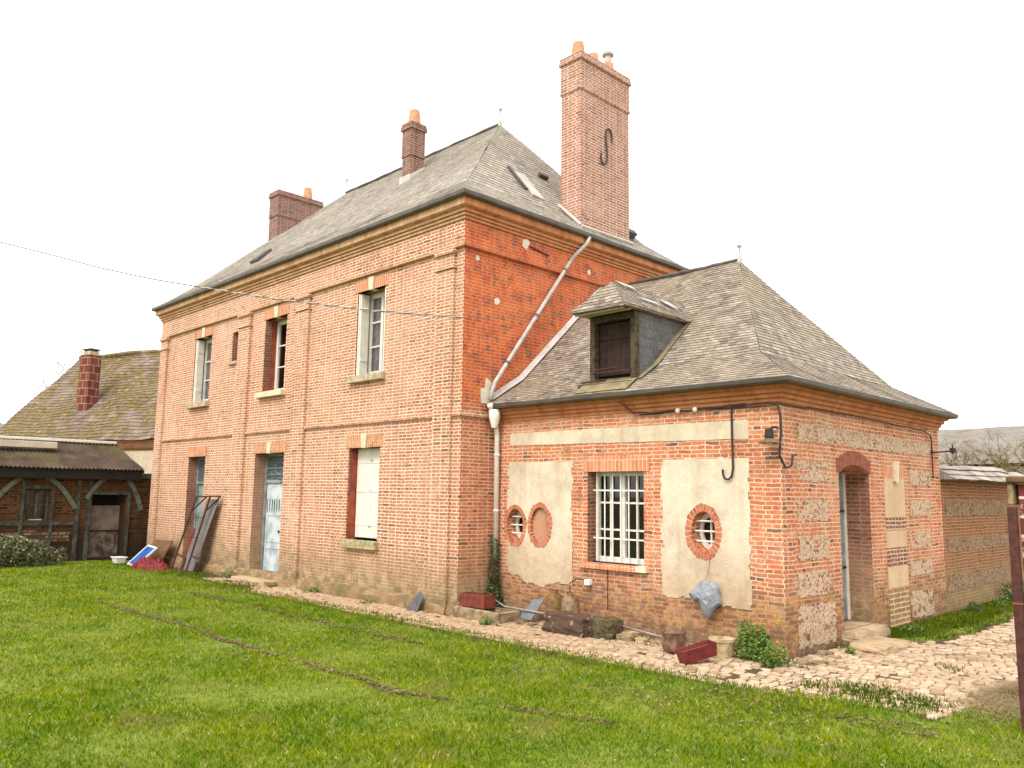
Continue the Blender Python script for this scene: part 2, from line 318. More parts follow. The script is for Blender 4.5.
def leaf_mat(name, cols):
    s = NT(name); r = s.n('NewGeometry').outputs['Random Per Island']
    c = s.ramp(r, [(i / (len(cols) - 1), q) for i, q in enumerate(cols)])
    b = s.n('BsdfPrincipled', {'Base Color': c, 'Roughness': .5}); t = s.n('BsdfTranslucent', {'Color': c})
    mx = s.n('MixShader', {0: .25, 1: b, 2: t}); s.t.links.new(mx.outputs[0], s.out.inputs[0]); return s.m
M['leaf_ivy'] = leaf_mat('leaf_ivy', [(.02, .045, .01), (.05, .10, .02), (.09, .15, .035)])
M['leaf_shrub'] = leaf_mat('leaf_shrub', [(.035, .09, .012), (.08, .17, .02), (.14, .24, .035), (.22, .30, .05)])
M['leaf_bush'] = leaf_mat('leaf_bush', [(.04, .055, .015), (.10, .12, .04), (.20, .205, .10), (.34, .32, .20)])
M['petal'] = leaf_mat('petal', [(.50, .42, .03), (.75, .62, .05)])
M['straw'] = leaf_mat('straw', [(.30, .20, .08), (.48, .35, .15), (.20, .14, .06), (.56, .44, .22)])
def cobble_mat():
    s = NT('cobble'); r = s.n('NewGeometry').outputs['Random Per Island']
    c = s.ramp(r, [(0, (.26, .175, .11)), (.15, (.42, .30, .20)), (.5, (.54, .41, .285)), (.75, (.46, .335, .225)), (1, (.60, .475, .34))])
    n = s.noise(9, None, 5, .7); c = s.mix(s.math('MULTIPLY', s.smooth(n, .45, .68), .5), c, s.mix(1.0, c, (.6, .52, .42), 'MULTIPLY'))
    n = s.noise(1.3, None, 4, .7); c = s.mix(s.math('MULTIPLY', s.smooth(n, .50, .66), .45), c, (.27, .19, .09)); s.z()
    c = s.mix(s.math('MULTIPLY', s.math('SUBTRACT', 1.0, s.smooth(s._x, 1.5, 5.5)), .45), c, (.36, .23, .13))
    return s.done(c, .85, s.noise(45, None, 4), .5, .008)
M['cobble'] = cobble_mat()
def corr_mat():
    s = NT('corrugated'); n = s.noise(2.2, None, 5, .7); c = s.ramp(n, [(.3, (.035, .022, .014)), (.55, (.075, .048, .032)), (.72, (.12, .09, .055))])
    m = s.math('MULTIPLY', s.smooth(s.noise(1.2, None, 4, .6), .52, .66), .4); c = s.mix(m, c, (.11, .11, .03))
    return s.done(c, .9, s.noise(30), .4, .01)
M['corrugated'] = corr_mat()
def peel_mat():
    s = NT('peeling_red'); n = s.noise(5, None, 5, .7); c = s.mix(s.smooth(n, .54, .60), (.17, .035, .03), (.52, .47, .40))
    b = s.n('TexBrick', {'Vector': s.uv(), 'Scale': 1.0, 'Brick Width': .4, 'Row Height': .16, 'Mortar Size': .012, 'Color1': (0, 0, 0), 'Color2': (0, 0, 0), 'Mortar': (1, 1, 1)})
    c = s.mix(b.outputs[1], c, (.60, .52, .42)); return s.done(c, .8, n, .5, .01)
M['peeling'] = peel_mat()
def bigblock():
    s = NT('block_chimney'); b = s.n('TexBrick', {'Vector': s.uv(), 'Color1': (.12, .035, .022), 'Color2': (.19, .055, .035), 'Mortar': (.42, .24, .18), 'Scale': 1.0, 'Brick Width': .36, 'Row Height': .30, 'Mortar Size': .013})
    return s.done(b.outputs[0], .9, s.noise(20), .3, .01)
M['block_chimney'] = bigblock()

# ------------------------------------------------------------------ mesh builder
class MB:
    def __init__(s, O=(0, 0, 0), T=(1, 0, 0), W=(0, 1, 0), Z=(0, 0, 1)):
        s.v = []; s.f = []; s.uv = []; s.mi = []
        s.basis(O, T, W, Z)
    def basis(s, O, T, W, Z=(0, 0, 1)):
        s.O = Vector(O); s.T = Vector(T); s.W = Vector(W); s.Zb = Vector(Z); return s
    def P(s, p): return s.O + s.T * p[0] + s.W * p[1] + s.Zb * p[2]
    def face(s, pts, uv=None, mi=0, raw=False):
        q = [Vector(p) if raw else s.P(p) for p in pts]
        if uv is None:
            n = Vector((0, 0, 0))
            for i in range(len(q)):
                a, b = q[i], q[(i + 1) % len(q)]; n += a.cross(b)
            n.normalize() if n.length > 1e-12 else None
            if abs(n.z) > .985: t = Vector((1, 0, 0)); b = Vector((0, 1, 0))
            else:
                t = Vector((0, 0, 1)).cross(n).normalized()
                if t.x + t.y * 1.01 < 0: t = -t
                b = n.cross(t).normalized()
                if b.z < 0: b = -b
            uv = [(p.dot(t), p.dot(b)) for p in q]
        i0 = len(s.v); s.v += [tuple(p) for p in q]; s.f.append(tuple(range(i0, i0 + len(q)))); s.uv += uv; s.mi.append(mi)
    def box(s, lo, hi, mi=0, skip=''):
        x0, y0, z0 = lo; x1, y1, z1 = hi
        F = {'-x': [(x0, y0, z0), (x0, y1, z0), (x0, y1, z1), (x0, y0, z1)], '+x': [(x1, y0, z0), (x1, y0, z1), (x1, y1, z1), (x1, y1, z0)],
             '-y': [(x0, y0, z0), (x0, y0, z1), (x1, y0, z1), (x1, y0, z0)], '+y': [(x0, y1, z0), (x1, y1, z0), (x1, y1, z1), (x0, y1, z1)],
             '-z': [(x0, y0, z0), (x1, y0, z0), (x1, y1, z0), (x0, y1, z0)], '+z': [(x0, y0, z1), (x0, y1, z1), (x1, y1, z1), (x1, y0, z1)]}
        for k, f in F.items():
            if k not in skip: s.face(f[::-1], mi=mi)
        return s
    def tube(s, pts, r, n=8, mi=0, caps=True):
        P = [s.P(p) for p in pts]; rs = r if isinstance(r, (list, tuple)) else [r] * len(P)
        rings = []; up = None
        for i, p in enumerate(P):
            d = (P[min(i + 1, len(P) - 1)] - P[max(i - 1, 0)]).normalized()
            if up is None: up = Vector((0, 0, 1)) if abs(d.z) < .9 else Vector((1, 0, 0))
            a = d.cross(up).normalized(); b = a.cross(d).normalized(); up = b
            rings.append([p + (a * math.cos(2 * PI * k / n) + b * math.sin(2 * PI * k / n)) * rs[i] for k in range(n)])
        for i in range(len(rings) - 1):
            for k in range(n):
                s.face([rings[i][k], rings[i][(k + 1) % n], rings[i + 1][(k + 1) % n], rings[i + 1][k]], raw=True, mi=mi)
        if caps:
            s.face(rings[0][::-1], raw=True, mi=mi); s.face(rings[-1], raw=True, mi=mi)
        return s
    def lathe(s, c, prof, n=20, mi=0):
        c = Vector(c)
        R_ = [[(c.x + r * math.cos(2 * PI * k / n), c.y + r * math.sin(2 * PI * k / n), c.z + z) for k in range(n)] for r, z in prof]
        for i in range(len(R_) - 1):
            for k in range(n): s.face([R_[i][k], R_[i][(k + 1) % n], R_[i + 1][(k + 1) % n], R_[i + 1][k]], mi=mi)
        return s
    def build(s, name, mats, parent=None, smooth=False, merge=True, bevel=0, kind=None):
        me = bpy.data.meshes.new(name)
        off = parent_loc(parent)
        v = np.array(s.v, dtype=np.float64) - np.array(off)
        me.from_pydata([tuple(p) for p in v], [], s.f)
        ul = me.uv_layers.new(name='UVMap'); ul.data.foreach_set('uv', np.array(s.uv, dtype=np.float32).ravel())
        mats = mats if isinstance(mats, (list, tuple)) else [mats]
        for m in mats: me.materials.append(m)
        if len(mats) > 1: me.polygons.foreach_set('material_index', s.mi)
        if merge:
            bm = bmesh.new(); bm.from_mesh(me); bmesh.ops.remove_doubles(bm, verts=bm.verts, dist=1e-5); bmesh.ops.recalc_face_normals(bm, faces=bm.faces); bm.to_mesh(me); bm.free()
        if smooth: me.polygons.foreach_set('use_smooth', [True] * len(me.polygons))
        me.update()
        o = bpy.data.objects.new(name, me); COL.objects.link(o)
        if parent is not None: o.parent = parent
        if bevel:
            b = o.modifiers.new('bevel', 'BEVEL'); b.width = bevel; b.segments = 2; b.limit_method = 'ANGLE'
        if smooth:
            me.shade_smooth() if False else None
        if kind: o['kind'] = kind
        return o
def parent_loc(p):
    o = Vector((0, 0, 0))
    while p is not None: o += p.location; p = p.parent
    return tuple(o)
def thing(name, label, cat, loc, group=None):
    o = bpy.data.objects.new(name, None); COL.objects.link(o); o.location = loc; o.empty_display_size = .2
    o['label'] = label; o['category'] = cat
    if group: o['group'] = group
    return o
def tag(o, label, cat, group=None):
    o['label'] = label; o['category'] = cat
    if group: o['group'] = group
    return o
def jit(p, a, f=1.7):
    v = Vector(p); n = mn.noise_vector(v * f) * a; return v + n

# frames: (origin, along, outward)
FRONT = ((0, 0, 0), (1, 0, 0), (0, -1, 0))
SIDE = ((0, 0, 0), (0, 1, 0), (1, 0, 0))
AD1, AD2, AW = .773, 6.33, 5.053
AFRONT = ((0, AD1, 0), (1, 0, 0), (0, -1, 0))
ASIDE = ((AW, 0, 0), (0, 1, 0), (1, 0, 0))

def wall_sheet(mb, u0, u1, z0, z1, holes, w=0, mi=0, step=None):
    us = sorted(set([u0, u1] + [h[0] for h in holes] + [h[1] for h in holes]))
    zs = sorted(set([z0, z1] + [h[2] for h in holes] + [h[3] for h in holes]))
    for i in range(len(us) - 1):
        for j in range(len(zs) - 1):
            a, b, c, d = us[i], us[i + 1], zs[j], zs[j + 1]; cu, cz = (a + b) / 2, (c + d) / 2
            if any(h[0] < cu < h[1] and h[2] < cz < h[3] for h in holes): continue
            mb.face([(a, w, c), (b, w, c), (b, w, d), (a, w, d)], mi=mi)
def reveal(mb, h, depth, w=0, mi=0, bottom=True):
    a, b, c, d = h[:4]
    mb.face([(a, w, c), (a, w - depth, c), (a, w - depth, d), (a, w, d)], mi=mi)
    mb.face([(b, w, c), (b, w - depth, c), (b, w - depth, d), (b, w, d)], mi=mi)
    mb.face([(a, w, d), (a, w - depth, d), (b, w - depth, d), (b, w, d)], mi=mi)
    if bottom: mb.face([(a, w, c), (a, w - depth, c), (b, w - depth, c), (b, w, c)], mi=mi)

def rect_mold(mb, x0, x1, y0, y1, prof, mfront=0, mside=0, closed_top=False, sides='fsbl'):
    for (o0, z0), (o1, z1) in zip(prof[:-1], prof[1:]):
        def ring(o, z): return [(x0 - o, y0 - o, z), (x1 + o, y0 - o, z), (x1 + o, y1 + o, z), (x0 - o, y1 + o, z)]
        a, b = ring(o0, z0), ring(o1, z1)
        for k, sname in enumerate('fsbl'):
            if sname not in sides: continue
            mb.face([a[k], a[(k + 1) % 4], b[(k + 1) % 4], b[k]], mi=mfront if sname in 'fb' else mside)

def slate_face(mb, A, B, C, D, row, t=.007, seg=.45, amp=.012, mi=0):
    """roof face: A-B eave edge, D-C upper edge (C over B). rows of overlapping slates"""
    A, B, C, D = map(Vector, (A, B, C, D))
    L = ((D + C) / 2 - (A + B) / 2).length; n = (B - A).cross(D - A).normalized()
    if n.z < 0: n = -n
    along = (B - A).normalized(); upv = n.cross(along).normalized()
    if upv.z < 0: upv = -upv
    nr = max(1, round(L / row)); row2 = L / nr
    def pt(fu, fv):
        lo = A.lerp(B, fu); hi = D.lerp(C, fu); return lo.lerp(hi, fv)
    ns = max(1, int((B - A).length / seg))
    for r in range(nr):
        f0, f1 = r / nr, (r + 1) / nr
        for k in range(ns):
            g0, g1 = k / ns, (k + 1) / ns
            q = [pt(g0, f0), pt(g1, f0), pt(g1, f1), pt(g0, f1)]
            if (q[1] - q[0]).length < 1e-4 and (q[2] - q[3]).length < 1e-4: continue
            dz = [n * (mn.noise(p * .9) * amp * 2 + mn.noise(p * 3.1) * amp * .5) for p in q]
            q = [p + d for p, d in zip(q, dz)]
            uv = [((p - A).dot(along) + 7.3, (f0 if i < 2 else f1) * nr * row) for i, p in enumerate(q)]
            lift = n * t
            a, b = q[0] + lift, q[1] + lift
            mb.face([a, b, q[2], q[3]], uv=uv, raw=True, mi=mi)
            mb.face([q[0], q[1], b, a], uv=[uv[0], uv[1], (uv[1][0], uv[1][1] + .004), (uv[0][0], uv[0][1] + .004)], raw=True, mi=mi)

# ------------------------------------------------------------------ casement window in a frame
def casement(root, fr, h, depth, cols, rows, mat, name='window', curtain=False, fw=.055, mull=.02, midpost=True):
    """h=(u0,u1,z0,z1). white frame with mullions, glass pane sub-part."""
    a, b, c, d = h
    w = -depth
    f = MB(*fr)
    f.box((a, w - .05, c), (a + fw, w + .01, d)); f.box((b - fw, w - .05, c), (b, w + .01, d))
    f.box((a + fw, w - .05, d - fw), (b - fw, w + .01, d)); f.box((a + fw, w - .05, c), (b - fw, w + .01, c + fw * 1.3))
    iu0, iu1, iz0, iz1 = a + fw, b - fw, c + fw * 1.3, d - fw
    if midpost:
        m = (iu0 + iu1) / 2; f.box((m - .035, w - .045, iz0), (m + .035, w + .02, iz1)); bays = [(iu0, m - .035), (m + .035, iu1)]
    else: bays = [(iu0, iu1)]
    for (p, q) in bays:
        for k in range(1, rows):
            zz = iz0 + (iz1 - iz0) * k / rows; f.box((p, w - .035, zz - mull / 2), (q, w - .003, zz + mull / 2))
        for k in range(1, cols):
            uu = p + (q - p) * k / cols; f.box((uu - mull / 2, w - .033, iz0), (uu + mull / 2, w - .005, iz1))
    o = f.build(name, mat, root, bevel=.003)
    g = MB(*fr); g.face([(iu0, w - .03, iz0), (iu1, w - .03, iz0), (iu1, w - .03, iz1), (iu0, w - .03, iz1)])
    g.build('pane', M['glass'], o, merge=False)
    if curtain:
        cu = MB(*fr); n = 40
        for (p, q) in bays:
            for k in range(n):
                u_0 = p + (q - p) * k / n; u_1 = p + (q - p) * (k + 1) / n
                cut = .25 + .75 * abs(((k + .5) / n) * 2 - 1) if False else 1
                wv = lambda u: w - .075 + .015 * math.sin(u * 90) + .01 * math.sin(u * 37)
                zlo = iz0 + (iz1 - iz0) * (0 if k < n * .55 else .25 * (k / n))
                cu.face([(u_0, wv(u_0), zlo), (u_1, wv(u_1), zlo), (u_1, wv(u_1), iz1), (u_0, wv(u_0), iz1)])
        cu.build('curtain', M['curtain'], o)
    return o
def sill(root, fr, u0, u1, z0, z1, proj, mat, back=.2):
    m = MB(*fr); m.box((u0, -back, z0), (u1, proj, z1)); o = m.build('sill', mat, root, bevel=.008); return o
def lintel(root, fr, h, hh, key=True, mat='brick_lintel', side=.07, kw=.09):
    a, b, c, d = h; m = MB(*fr); mid = (a + b) / 2
    segs = [(a - side, mid - kw), (mid + kw, b + side)] if key else [(a - side, b + side)]
    for p, q in segs: m.box((p, -.1, d), (q, .012, d + hh))
    o = m.build('lintel', M[mat], root)
    if key:
        k = MB(*fr)
        z0, z1 = d - .012, d + hh + .01
        P_ = [(mid - kw * .75, z0), (mid + kw * .75, z0), (mid + kw, z1), (mid - kw, z1)]
        for w in (.03,): k.face([(p, w, z) for p, z in P_])
        for i in range(4):
            (p, z), (p2, z2) = P_[i], P_[(i + 1) % 4]; k.face([(p, .03, z), (p, -.1, z), (p2, -.1, z2), (p2, .03, z2)])
        k.build('keystone', M['keystone'], o, bevel=.004)

# ------------------------------------------------------------------ MAIN HOUSE
L = 12.3; D = 5.93; HC = 6.357
house = thing('brick_house', 'large two-storey salmon brick house with hipped slate roof and tall chimneys', 'house', (-L / 2, D / 2, 0))
UR = (-3.06, -2.16, 4.03, 5.64); LR = (-3.15, -2.17, 1.03, 2.69); UM = (-6.64, -5.70, 4.0, 5.63); UL = (-10.27, -9.33, 4.02, 5.65)
SLOT = (-8.21, -7.90, 4.85, 5.55); DL = (-10.22, -9.28, .06, 2.68); DM = (-6.80, -5.55, .1, 2.68)
w = MB(*FRONT)
holes = [UR, LR, UM, UL, SLOT, DL, DM]
wall_sheet(w, -L, 0, -.05, 6.75, holes)
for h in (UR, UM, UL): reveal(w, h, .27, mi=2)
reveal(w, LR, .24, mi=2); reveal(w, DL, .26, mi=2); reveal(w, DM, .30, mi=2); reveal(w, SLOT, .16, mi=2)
w.basis(*SIDE); wall_sheet(w, 0, D, -.05, 6.75, [], mi=1)
w.basis((0, D, 0), (-1, 0, 0), (0, 1, 0)); wall_sheet(w, 0, L, -.05, 6.75, [])
w.basis((-L, 0, 0), (0, 1, 0), (-1, 0, 0)); wall_sheet(w, 0, D, -.05, 6.75, [])
M['brick_reveal'] = brick_mat('brick_reveal', [(.07, .03, .025), (.13, .035, .022), (.21, .055, .03), (.26, .075, .04), (.18, .048, .027)], (.32, .21, .14), ms=.009, grime=.5, extra=x_front)  # darker copy of the brick: red wash plus the openings' shade in the colour
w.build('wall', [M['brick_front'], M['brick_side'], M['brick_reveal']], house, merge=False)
# added black floor and partition so rooms look dark
fl = MB(); fl.box((-L + .1, .5, 3.15), (-.1, D - .1, 3.3)); fl.box((-L + .1, 1.6, 0), (-.1, 1.65, 6.6)); fl.build('dark_backing', M['black'], house)
# frieze + string band
m = MB()
rect_mold(m, -L, 0, 0, D, [(0, 5.905), (.065, 5.915), (.075, 5.93), (.075, 5.965), (.055, 5.975), (.055, 6.36)], 0, 1)
m.build('frieze', [M['brick_front'], M['brick_side']], house, merge=False)
m = MB(*FRONT)
pil = [(-L - .0, -11.92), (-7.80, -7.27), (-5.25, -4.74), (-.64, -.2)]
for a, b in pil:
    p = MB(*FRONT); a2 = a - .03 if a < -12 else a
    p.box((a2, -.1, -.05), (b, .068, 5.905), skip='+z')
    p.box((a2 - .02, -.1, 5.58), (b + .03, .10, 5.62)); p.box((a2 - .02, -.1, 5.83), (b + .035, .11, 5.903))
    p.build('pilaster', M['brick_front'], house, merge=False)
p = MB(*SIDE); p.box((.55, -.1, 3.3), (.56, .01, 3.31)); 
# mid ledge between pilasters
m = MB(*FRONT)
for a, b in [(-11.92, -7.80), (-7.27, -5.25), (-4.74, -.64), (-.2, .03)]:
    m.box((a + .002, -.05, 3.12), (b - .002, .045, 3.165)); m.box((a + .002, -.05, 3.165), (b - .002, .025, 3.20))
m.basis(*SIDE); m.box((-.046, -.05, 3.12), (AD1 - .1, .045, 3.165)); m.box((-.026, -.05, 3.165), (AD1 - .1, .025, 3.20))
m.build('string_course', M['brick_front'], house, merge=False)
# plinth, battered and rough
m = MB()
def rough_band(mb, x0, x1, z1, out, fr, n=60):
    mb.basis(*fr)
    for k in range(n):
        a = x0 + (x1 - x0) * k / n; b = x0 + (x1 - x0) * (k + 1) / n
        f = lambda u, z, o: (u, o + .02 * mn.noise(Vector((u * 2.3, z * 3, out))), z + (0 if z < .05 else .05 * mn.noise(Vector((u * 1.3, 5, z)))))
        ring = lambda u: [f(u, -.02, out + .02), f(u, z1 * .55, out), f(u, z1, out - .03), (u, -.03, z1 + .05)]
        r0, r1 = ring(a), ring(b)
        for i in range(3): mb.face([r0[i], r1[i], r1[i + 1], r0[i + 1]])
rough_band(m, -L, -.2, .18, .085, FRONT, 90); rough_band(m, -.2, .06, .17, .05, FRONT, 4); rough_band(m, -.05, AD1, .17, .05, SIDE, 6)
def plinth_mat():
    s = NT('plinth'); v = warp_uv(s, .02)
    b = s.n('TexBrick', {'Vector': v, 'Color1': (.22, .12, .06), 'Color2': (.38, .25, .14), 'Mortar': (.20, .145, .075), 'Scale': 1.0, 'Brick Width': .3, 'Row Height': .09, 'Mortar Size': .012, 'Mortar Smooth': .6})
    c = s.mix(s.smooth(s.noise(3, None, 5, .7), .42, .62), b.outputs[0], (.15, .12, .05)); return s.done(c, .95, s.noise(14, None, 5), .9, .02)
M['plinth'] = plinth_mat()
m.build('plinth', M['plinth'], house)
# cornice
m = MB(); prof = [(.055, 6.36), (.085, 6.365), (.085, 6.40), (.075, 6.41), (.11, 6.42), (.11, 6.455), (.10, 6.465), (.14, 6.475), (.14, 6.515), (.13, 6.525), (.175, 6.54), (.205, 6.56), (.205, 6.70), (.10, 6.705)]
rect_mold(m, -L, 0, 0, D, prof, 0, 1); m.build('cornice', [M['cornice_front'], M['cornice_side']], house, merge=False)
# gutter
m = MB(); gp = [(.20, 6.745), (.205, 6.70), (.235, 6.675), (.265, 6.675), (.29, 6.70), (.297, 6.755), (.29, 6.765), (.283, 6.755), (.27, 6.71), (.235, 6.70)]
rect_mold(m, -L, 0, 0, D, gp)
go = m.build('gutter', M['zinc'], house, merge=False)
# roof
def hip_roof(x0, x1, y0, y1, ze, over, zf, inset, r0, r1, ry, zr, row, mat, root, left=True, flip=None, name='roof'):
    mb = MB()
    e = [(x0 - over, y0 - over, ze), (x1 + over, y0 - over, ze), (x1 + over, y1 + over, ze), (x0 - over, y1 + over, ze)]
    f = [(x0 + inset, y0 + inset, zf), (x1 - inset, y0 + inset, zf), (x1 - inset, y1 - inset, zf), (x0 + inset, y1 - inset, zf)]
    if not left:
        for L_ in (e, f): L_[0] = (x0, L_[0][1], L_[0][2]); L_[3] = (x0, L_[3][1], L_[3][2])
    A = (r0, ry, zr); B = (r1, ry, zr)
    slate_face(mb, e[0], e[1], f[1], f[0], row); slate_face(mb, f[0], f[1], B, A, row)
    slate_face(mb, e[1], e[2], f[2], f[1], row); slate_face(mb, f[1], f[2], B, B, row)
    slate_face(mb, e[2], e[3], f[3], f[2], row); slate_face(mb, f[2], f[3], A, B, row)
    if left: slate_face(mb, e[3], e[0], f[0], f[3], row); slate_face(mb, f[3], f[0], A, A, row)
    q = [(p[0], p[1], p[2] - .02) for p in e]; mb.face(q, mi=0)
    o = mb.build(name, mat, root, merge=False)
    rg = MB()
    n = 24; pts = [Vector(A).lerp(Vector(B), k / n) + Vector((0, 0, .015 + .025 * mn.noise(Vector((k * .7, 2, zr))))) for k in range(n + 1)]
    rg.tube([tuple(p) for p in pts], .045, 6)
    rg.build('ridge_cap', M['zinc'], o)
    return o
roof = hip_roof(-L, 0, 0, D, 6.75, .265, 7.30, .42, -8.3, -2.34, D / 2, 9.80, .1, M['slate_main'], house)
# hip lines of lighter worn slates
# finials
def finial(root, p, h=.5):
    f = MB(); f.lathe(p, [(.05, -.05), (.045, .05), (.015, .12), (.012, h * .55), (.04, h * .62), (.045, h * .68), (.012, h * .75), (.008, h), (0, h + .02)], 10)
    f.build('finial', M['zinc_light'], root, smooth=True)
finial(roof, (-2.34, D / 2, 9.8), .55); finial(roof, (-8.3, D / 2, 9.8), .6)
a = MB(); a.tube([(-6.6, D / 2, 9.8), (-6.6, D / 2, 10.35)], .012, 5); a.build('rod', M['zinc_light'], roof)
# chimneys
def chimney(root, x0, x1, y0, y1, zb, zt, mat, pots=(), bands=True, anchor=False):
    m = MB(); b = .03
    m.box((x0, y0, zb), (x1, y1, zt - .78)); m.box((x0 - b * .7, y0 - b * .7, zt - .78), (x1 + b * .7, y1 + b * .7, zt - .72)) if bands else None
    m.box((x0 - .012, y0 - .012, zt - .72), (x1 + .012, y1 + .012, zt - .16)); m.box((x0 - .045, y0 - .045, zt - .16), (x1 + .045, y1 + .045, zt - .08)); m.box((x0 - .03, y0 - .03, zt - .08), (x1 + .03, y1 + .03, zt))
    o = m.build('chimney', mat, root, merge=False)
    for (px, py, ph, kind) in pots:
        q = MB(); q.lathe((px, py, zt), [(.15, 0), (.145, .06), (.115, ph - .03), (.11, ph), (.085, ph), (.085, .02)], 16)
        po = q.build('chimney_pot', M['terracotta'], o, smooth=False)
        if kind:
            q = MB(); q.lathe((px, py, zt + ph), [(.075, -.02), (.075, .16), (.12, .18), (.125, .22), (.03, .30), (0, .31)], 14); q.build('cowl', M['zinc_light'], po)
    return o
big = chimney(house, -.58, -.07, 2.99, 4.53, 6.9, 10.62, M['brick_chimney'], [(-.34, 3.22, .36, 0), (-.34, 3.68, .30, 0), (-.34, 4.18, .30, 1)])
s_ = MB(); P_ = []
for k in range(29):
    t = k / 28; ang = t * 2 * PI
    z = 9.22 - t * .72; yy = 3.76 + .10 * math.sin(ang * 1.0) * (1 if True else 1)
    P_.append((-.045, yy + .10 * (1 - 2 * t) * .5, z))
hook_t = [(-.045, 3.70, 9.13), (-.045, 3.73, 9.22), (-.045, 3.80, 9.26)]; hook_b = [(-.045, 3.72, 8.46), (-.045, 3.65, 8.50), (-.045, 3.62, 8.58)]
s_.tube([(-.045, 3.93, 9.02), (-.045, 3.945, 9.12), (-.045, 3.91, 9.23), (-.045, 3.83, 9.27), (-.045, 3.76, 9.22), (-.045, 3.735, 9.10), (-.045, 3.75, 8.95), (-.045, 3.775, 8.80), (-.045, 3.785, 8.65), (-.045, 3.76, 8.52), (-.045, 3.69, 8.46), (-.045, 3.61, 8.50), (-.045, 3.585, 8.60), (-.045, 3.60, 8.68)], .016, 6)
s_.build('wall_anchor', M['iron'], big)
fl = MB(); fl.tube([(-.6, 2.95, 7.56), (-.02, 2.95, 7.02)], .035, 6); fl.tube([(-.02, 2.95, 7.0), (-.02, 4.58, 7.02)], .035, 6); fl.build('flashing', M['lead'], big)
sm = chimney(house, -4.25, -3.94, 1.80, 2.16, 8.3, 10.02, M['brick_stack'], [(-4.09, 1.98, .34, 0)])
fl = MB(); fl.box((-4.29, 1.76, 8.55), (-3.91, 1.80, 8.78)); fl.basis((-3.94, 0, 0), (0, 1, 0), (1, 0, 0))
fl.face([(1.78, .015, 8.55), (2.18, .015, 8.95), (2.18, .015, 9.08), (1.78, .015, 8.78)]); fl.build('flashing', M['lead'], sm)
lc = chimney(house, -12.12, -11.62, 2.76, 4.22, 6.9, 10.74, M['brick_stack'], [(-11.85, 3.85, .40, 0)])
# skylights
def on_front(x, y): return 7.30 + (y - .42) * (9.80 - 7.30) / (D / 2 - .42)
m = MB(); x0, x1, y0, y1 = -8.55, -8.15, .50, .85
nrm = Vector((0, -.70, .71))
P_ = [Vector((x0, y0, on_front(0, y0))), Vector((x1, y0, on_front(0, y0))), Vector((x1, y1, on_front(0, y1))), Vector((x0, y1, on_front(0, y1)))]
def slab(mb, P_, t0, t1, n):
    lo = [p + n * t0 for p in P_]; hi = [p + n * t1 for p in P_]
    mb.face(hi, raw=True); mb.face(lo, raw=True)
    for i in range(4): mb.face([lo[i], lo[(i + 1) % 4], hi[(i + 1) % 4], hi[i]], raw=True)
slab(m, P_, -.02, .07, nrm); sk = m.build('skylight', M['zinc'], roof)
m = MB(); Q = [P_[0].lerp(P_[2], .12), P_[1].lerp(P_[3], .12), P_[2].lerp(P_[0], .12), P_[3].lerp(P_[1], .12)]; slab(m, Q, .06, .078, nrm); m.build('pane', M['slate_piece'], sk)
def on_right(x): return 7.30 + (-.42 - x) * (9.80 - 7.30) / (2.34 - .42)
nr = Vector((.79, 0, .61))
def right_patch(pts, mat, name, t=.035):
    m = MB(); slab(m, [Vector((x, y, on_right(x))) for x, y in pts], .0, t, nr); return m.build(name, mat, roof)
right_patch([(-1.04, 2.06), (-1.06, 2.42), (-.58, 2.50), (-.62, 2.22)], M['lead'], 'roof_patch')
right_patch([(-1.10, 1.98), (-1.12, 2.06), (-.70, 2.14), (-.70, 2.08)], M['slate_piece'], 'roof_patch', .05)
right_patch([(-.52, 4.85), (-.52, 5.15), (-.44, 5.15), (-.44, 4.85)], M['slate_piece'], 'roof_hatch', .16)
right_patch([(-1.25, 3.0), (-1.25, 3.25), (-1.20, 3.25), (-1.20, 3.0)], M['slate_piece'], 'roof_hatch', .08)
# windows
casement(house, FRONT, UR, .27, 1, 3, M['white_paint'], fw=.085, mull=.028, curtain=True); sill(house, FRONT, -3.20, -2.08, 3.90, 4.03, .10, M['stone'], .28); lintel(house, FRONT, UR, .23)
casement(house, FRONT, UM, .29, 1, 3, M['white_paint'], fw=.085, mull=.028, curtain=False); sill(house, FRONT, -6.74, -5.62, 3.88, 4.0, .12, M['keystone'], .28); lintel(house, FRONT, UM, .23)
casement(house, FRONT, UL, .25, 1, 3, M['white_paint'], fw=.085, mull=.028, curtain=True); sill(house, FRONT, -10.35, -9.25, 3.88, 4.02, .12, M['stone'], .28); lintel(house, FRONT, UL, .23)
sill(house, FRONT, LR[0] + .02, LR[1] + .05, .88, 1.03, .10, M['sill_moss'], .26); lintel(house, FRONT, LR, .24)
lintel(house, FRONT, DM, .22); lintel(house, FRONT, DL, .22, False)
sill(house, FRONT, SLOT[0] - .08, SLOT[1] + .02, 4.78, 4.85, .06, M['stone'], .1)
m = MB(*FRONT); m.box((SLOT[0] + .16, -.158, 5.40), (SLOT[1] - .01, -.06, 5.53)); m.build('vent_block', M['keystone'], house)
m = MB(*FRONT); m.box((SLOT[0], -.19, SLOT[2]), (SLOT[1], -.16, SLOT[3])); m.build('recess_panel', M['arch_brick'], house)  # back of the slot; its shadow is put into the darker brick colour
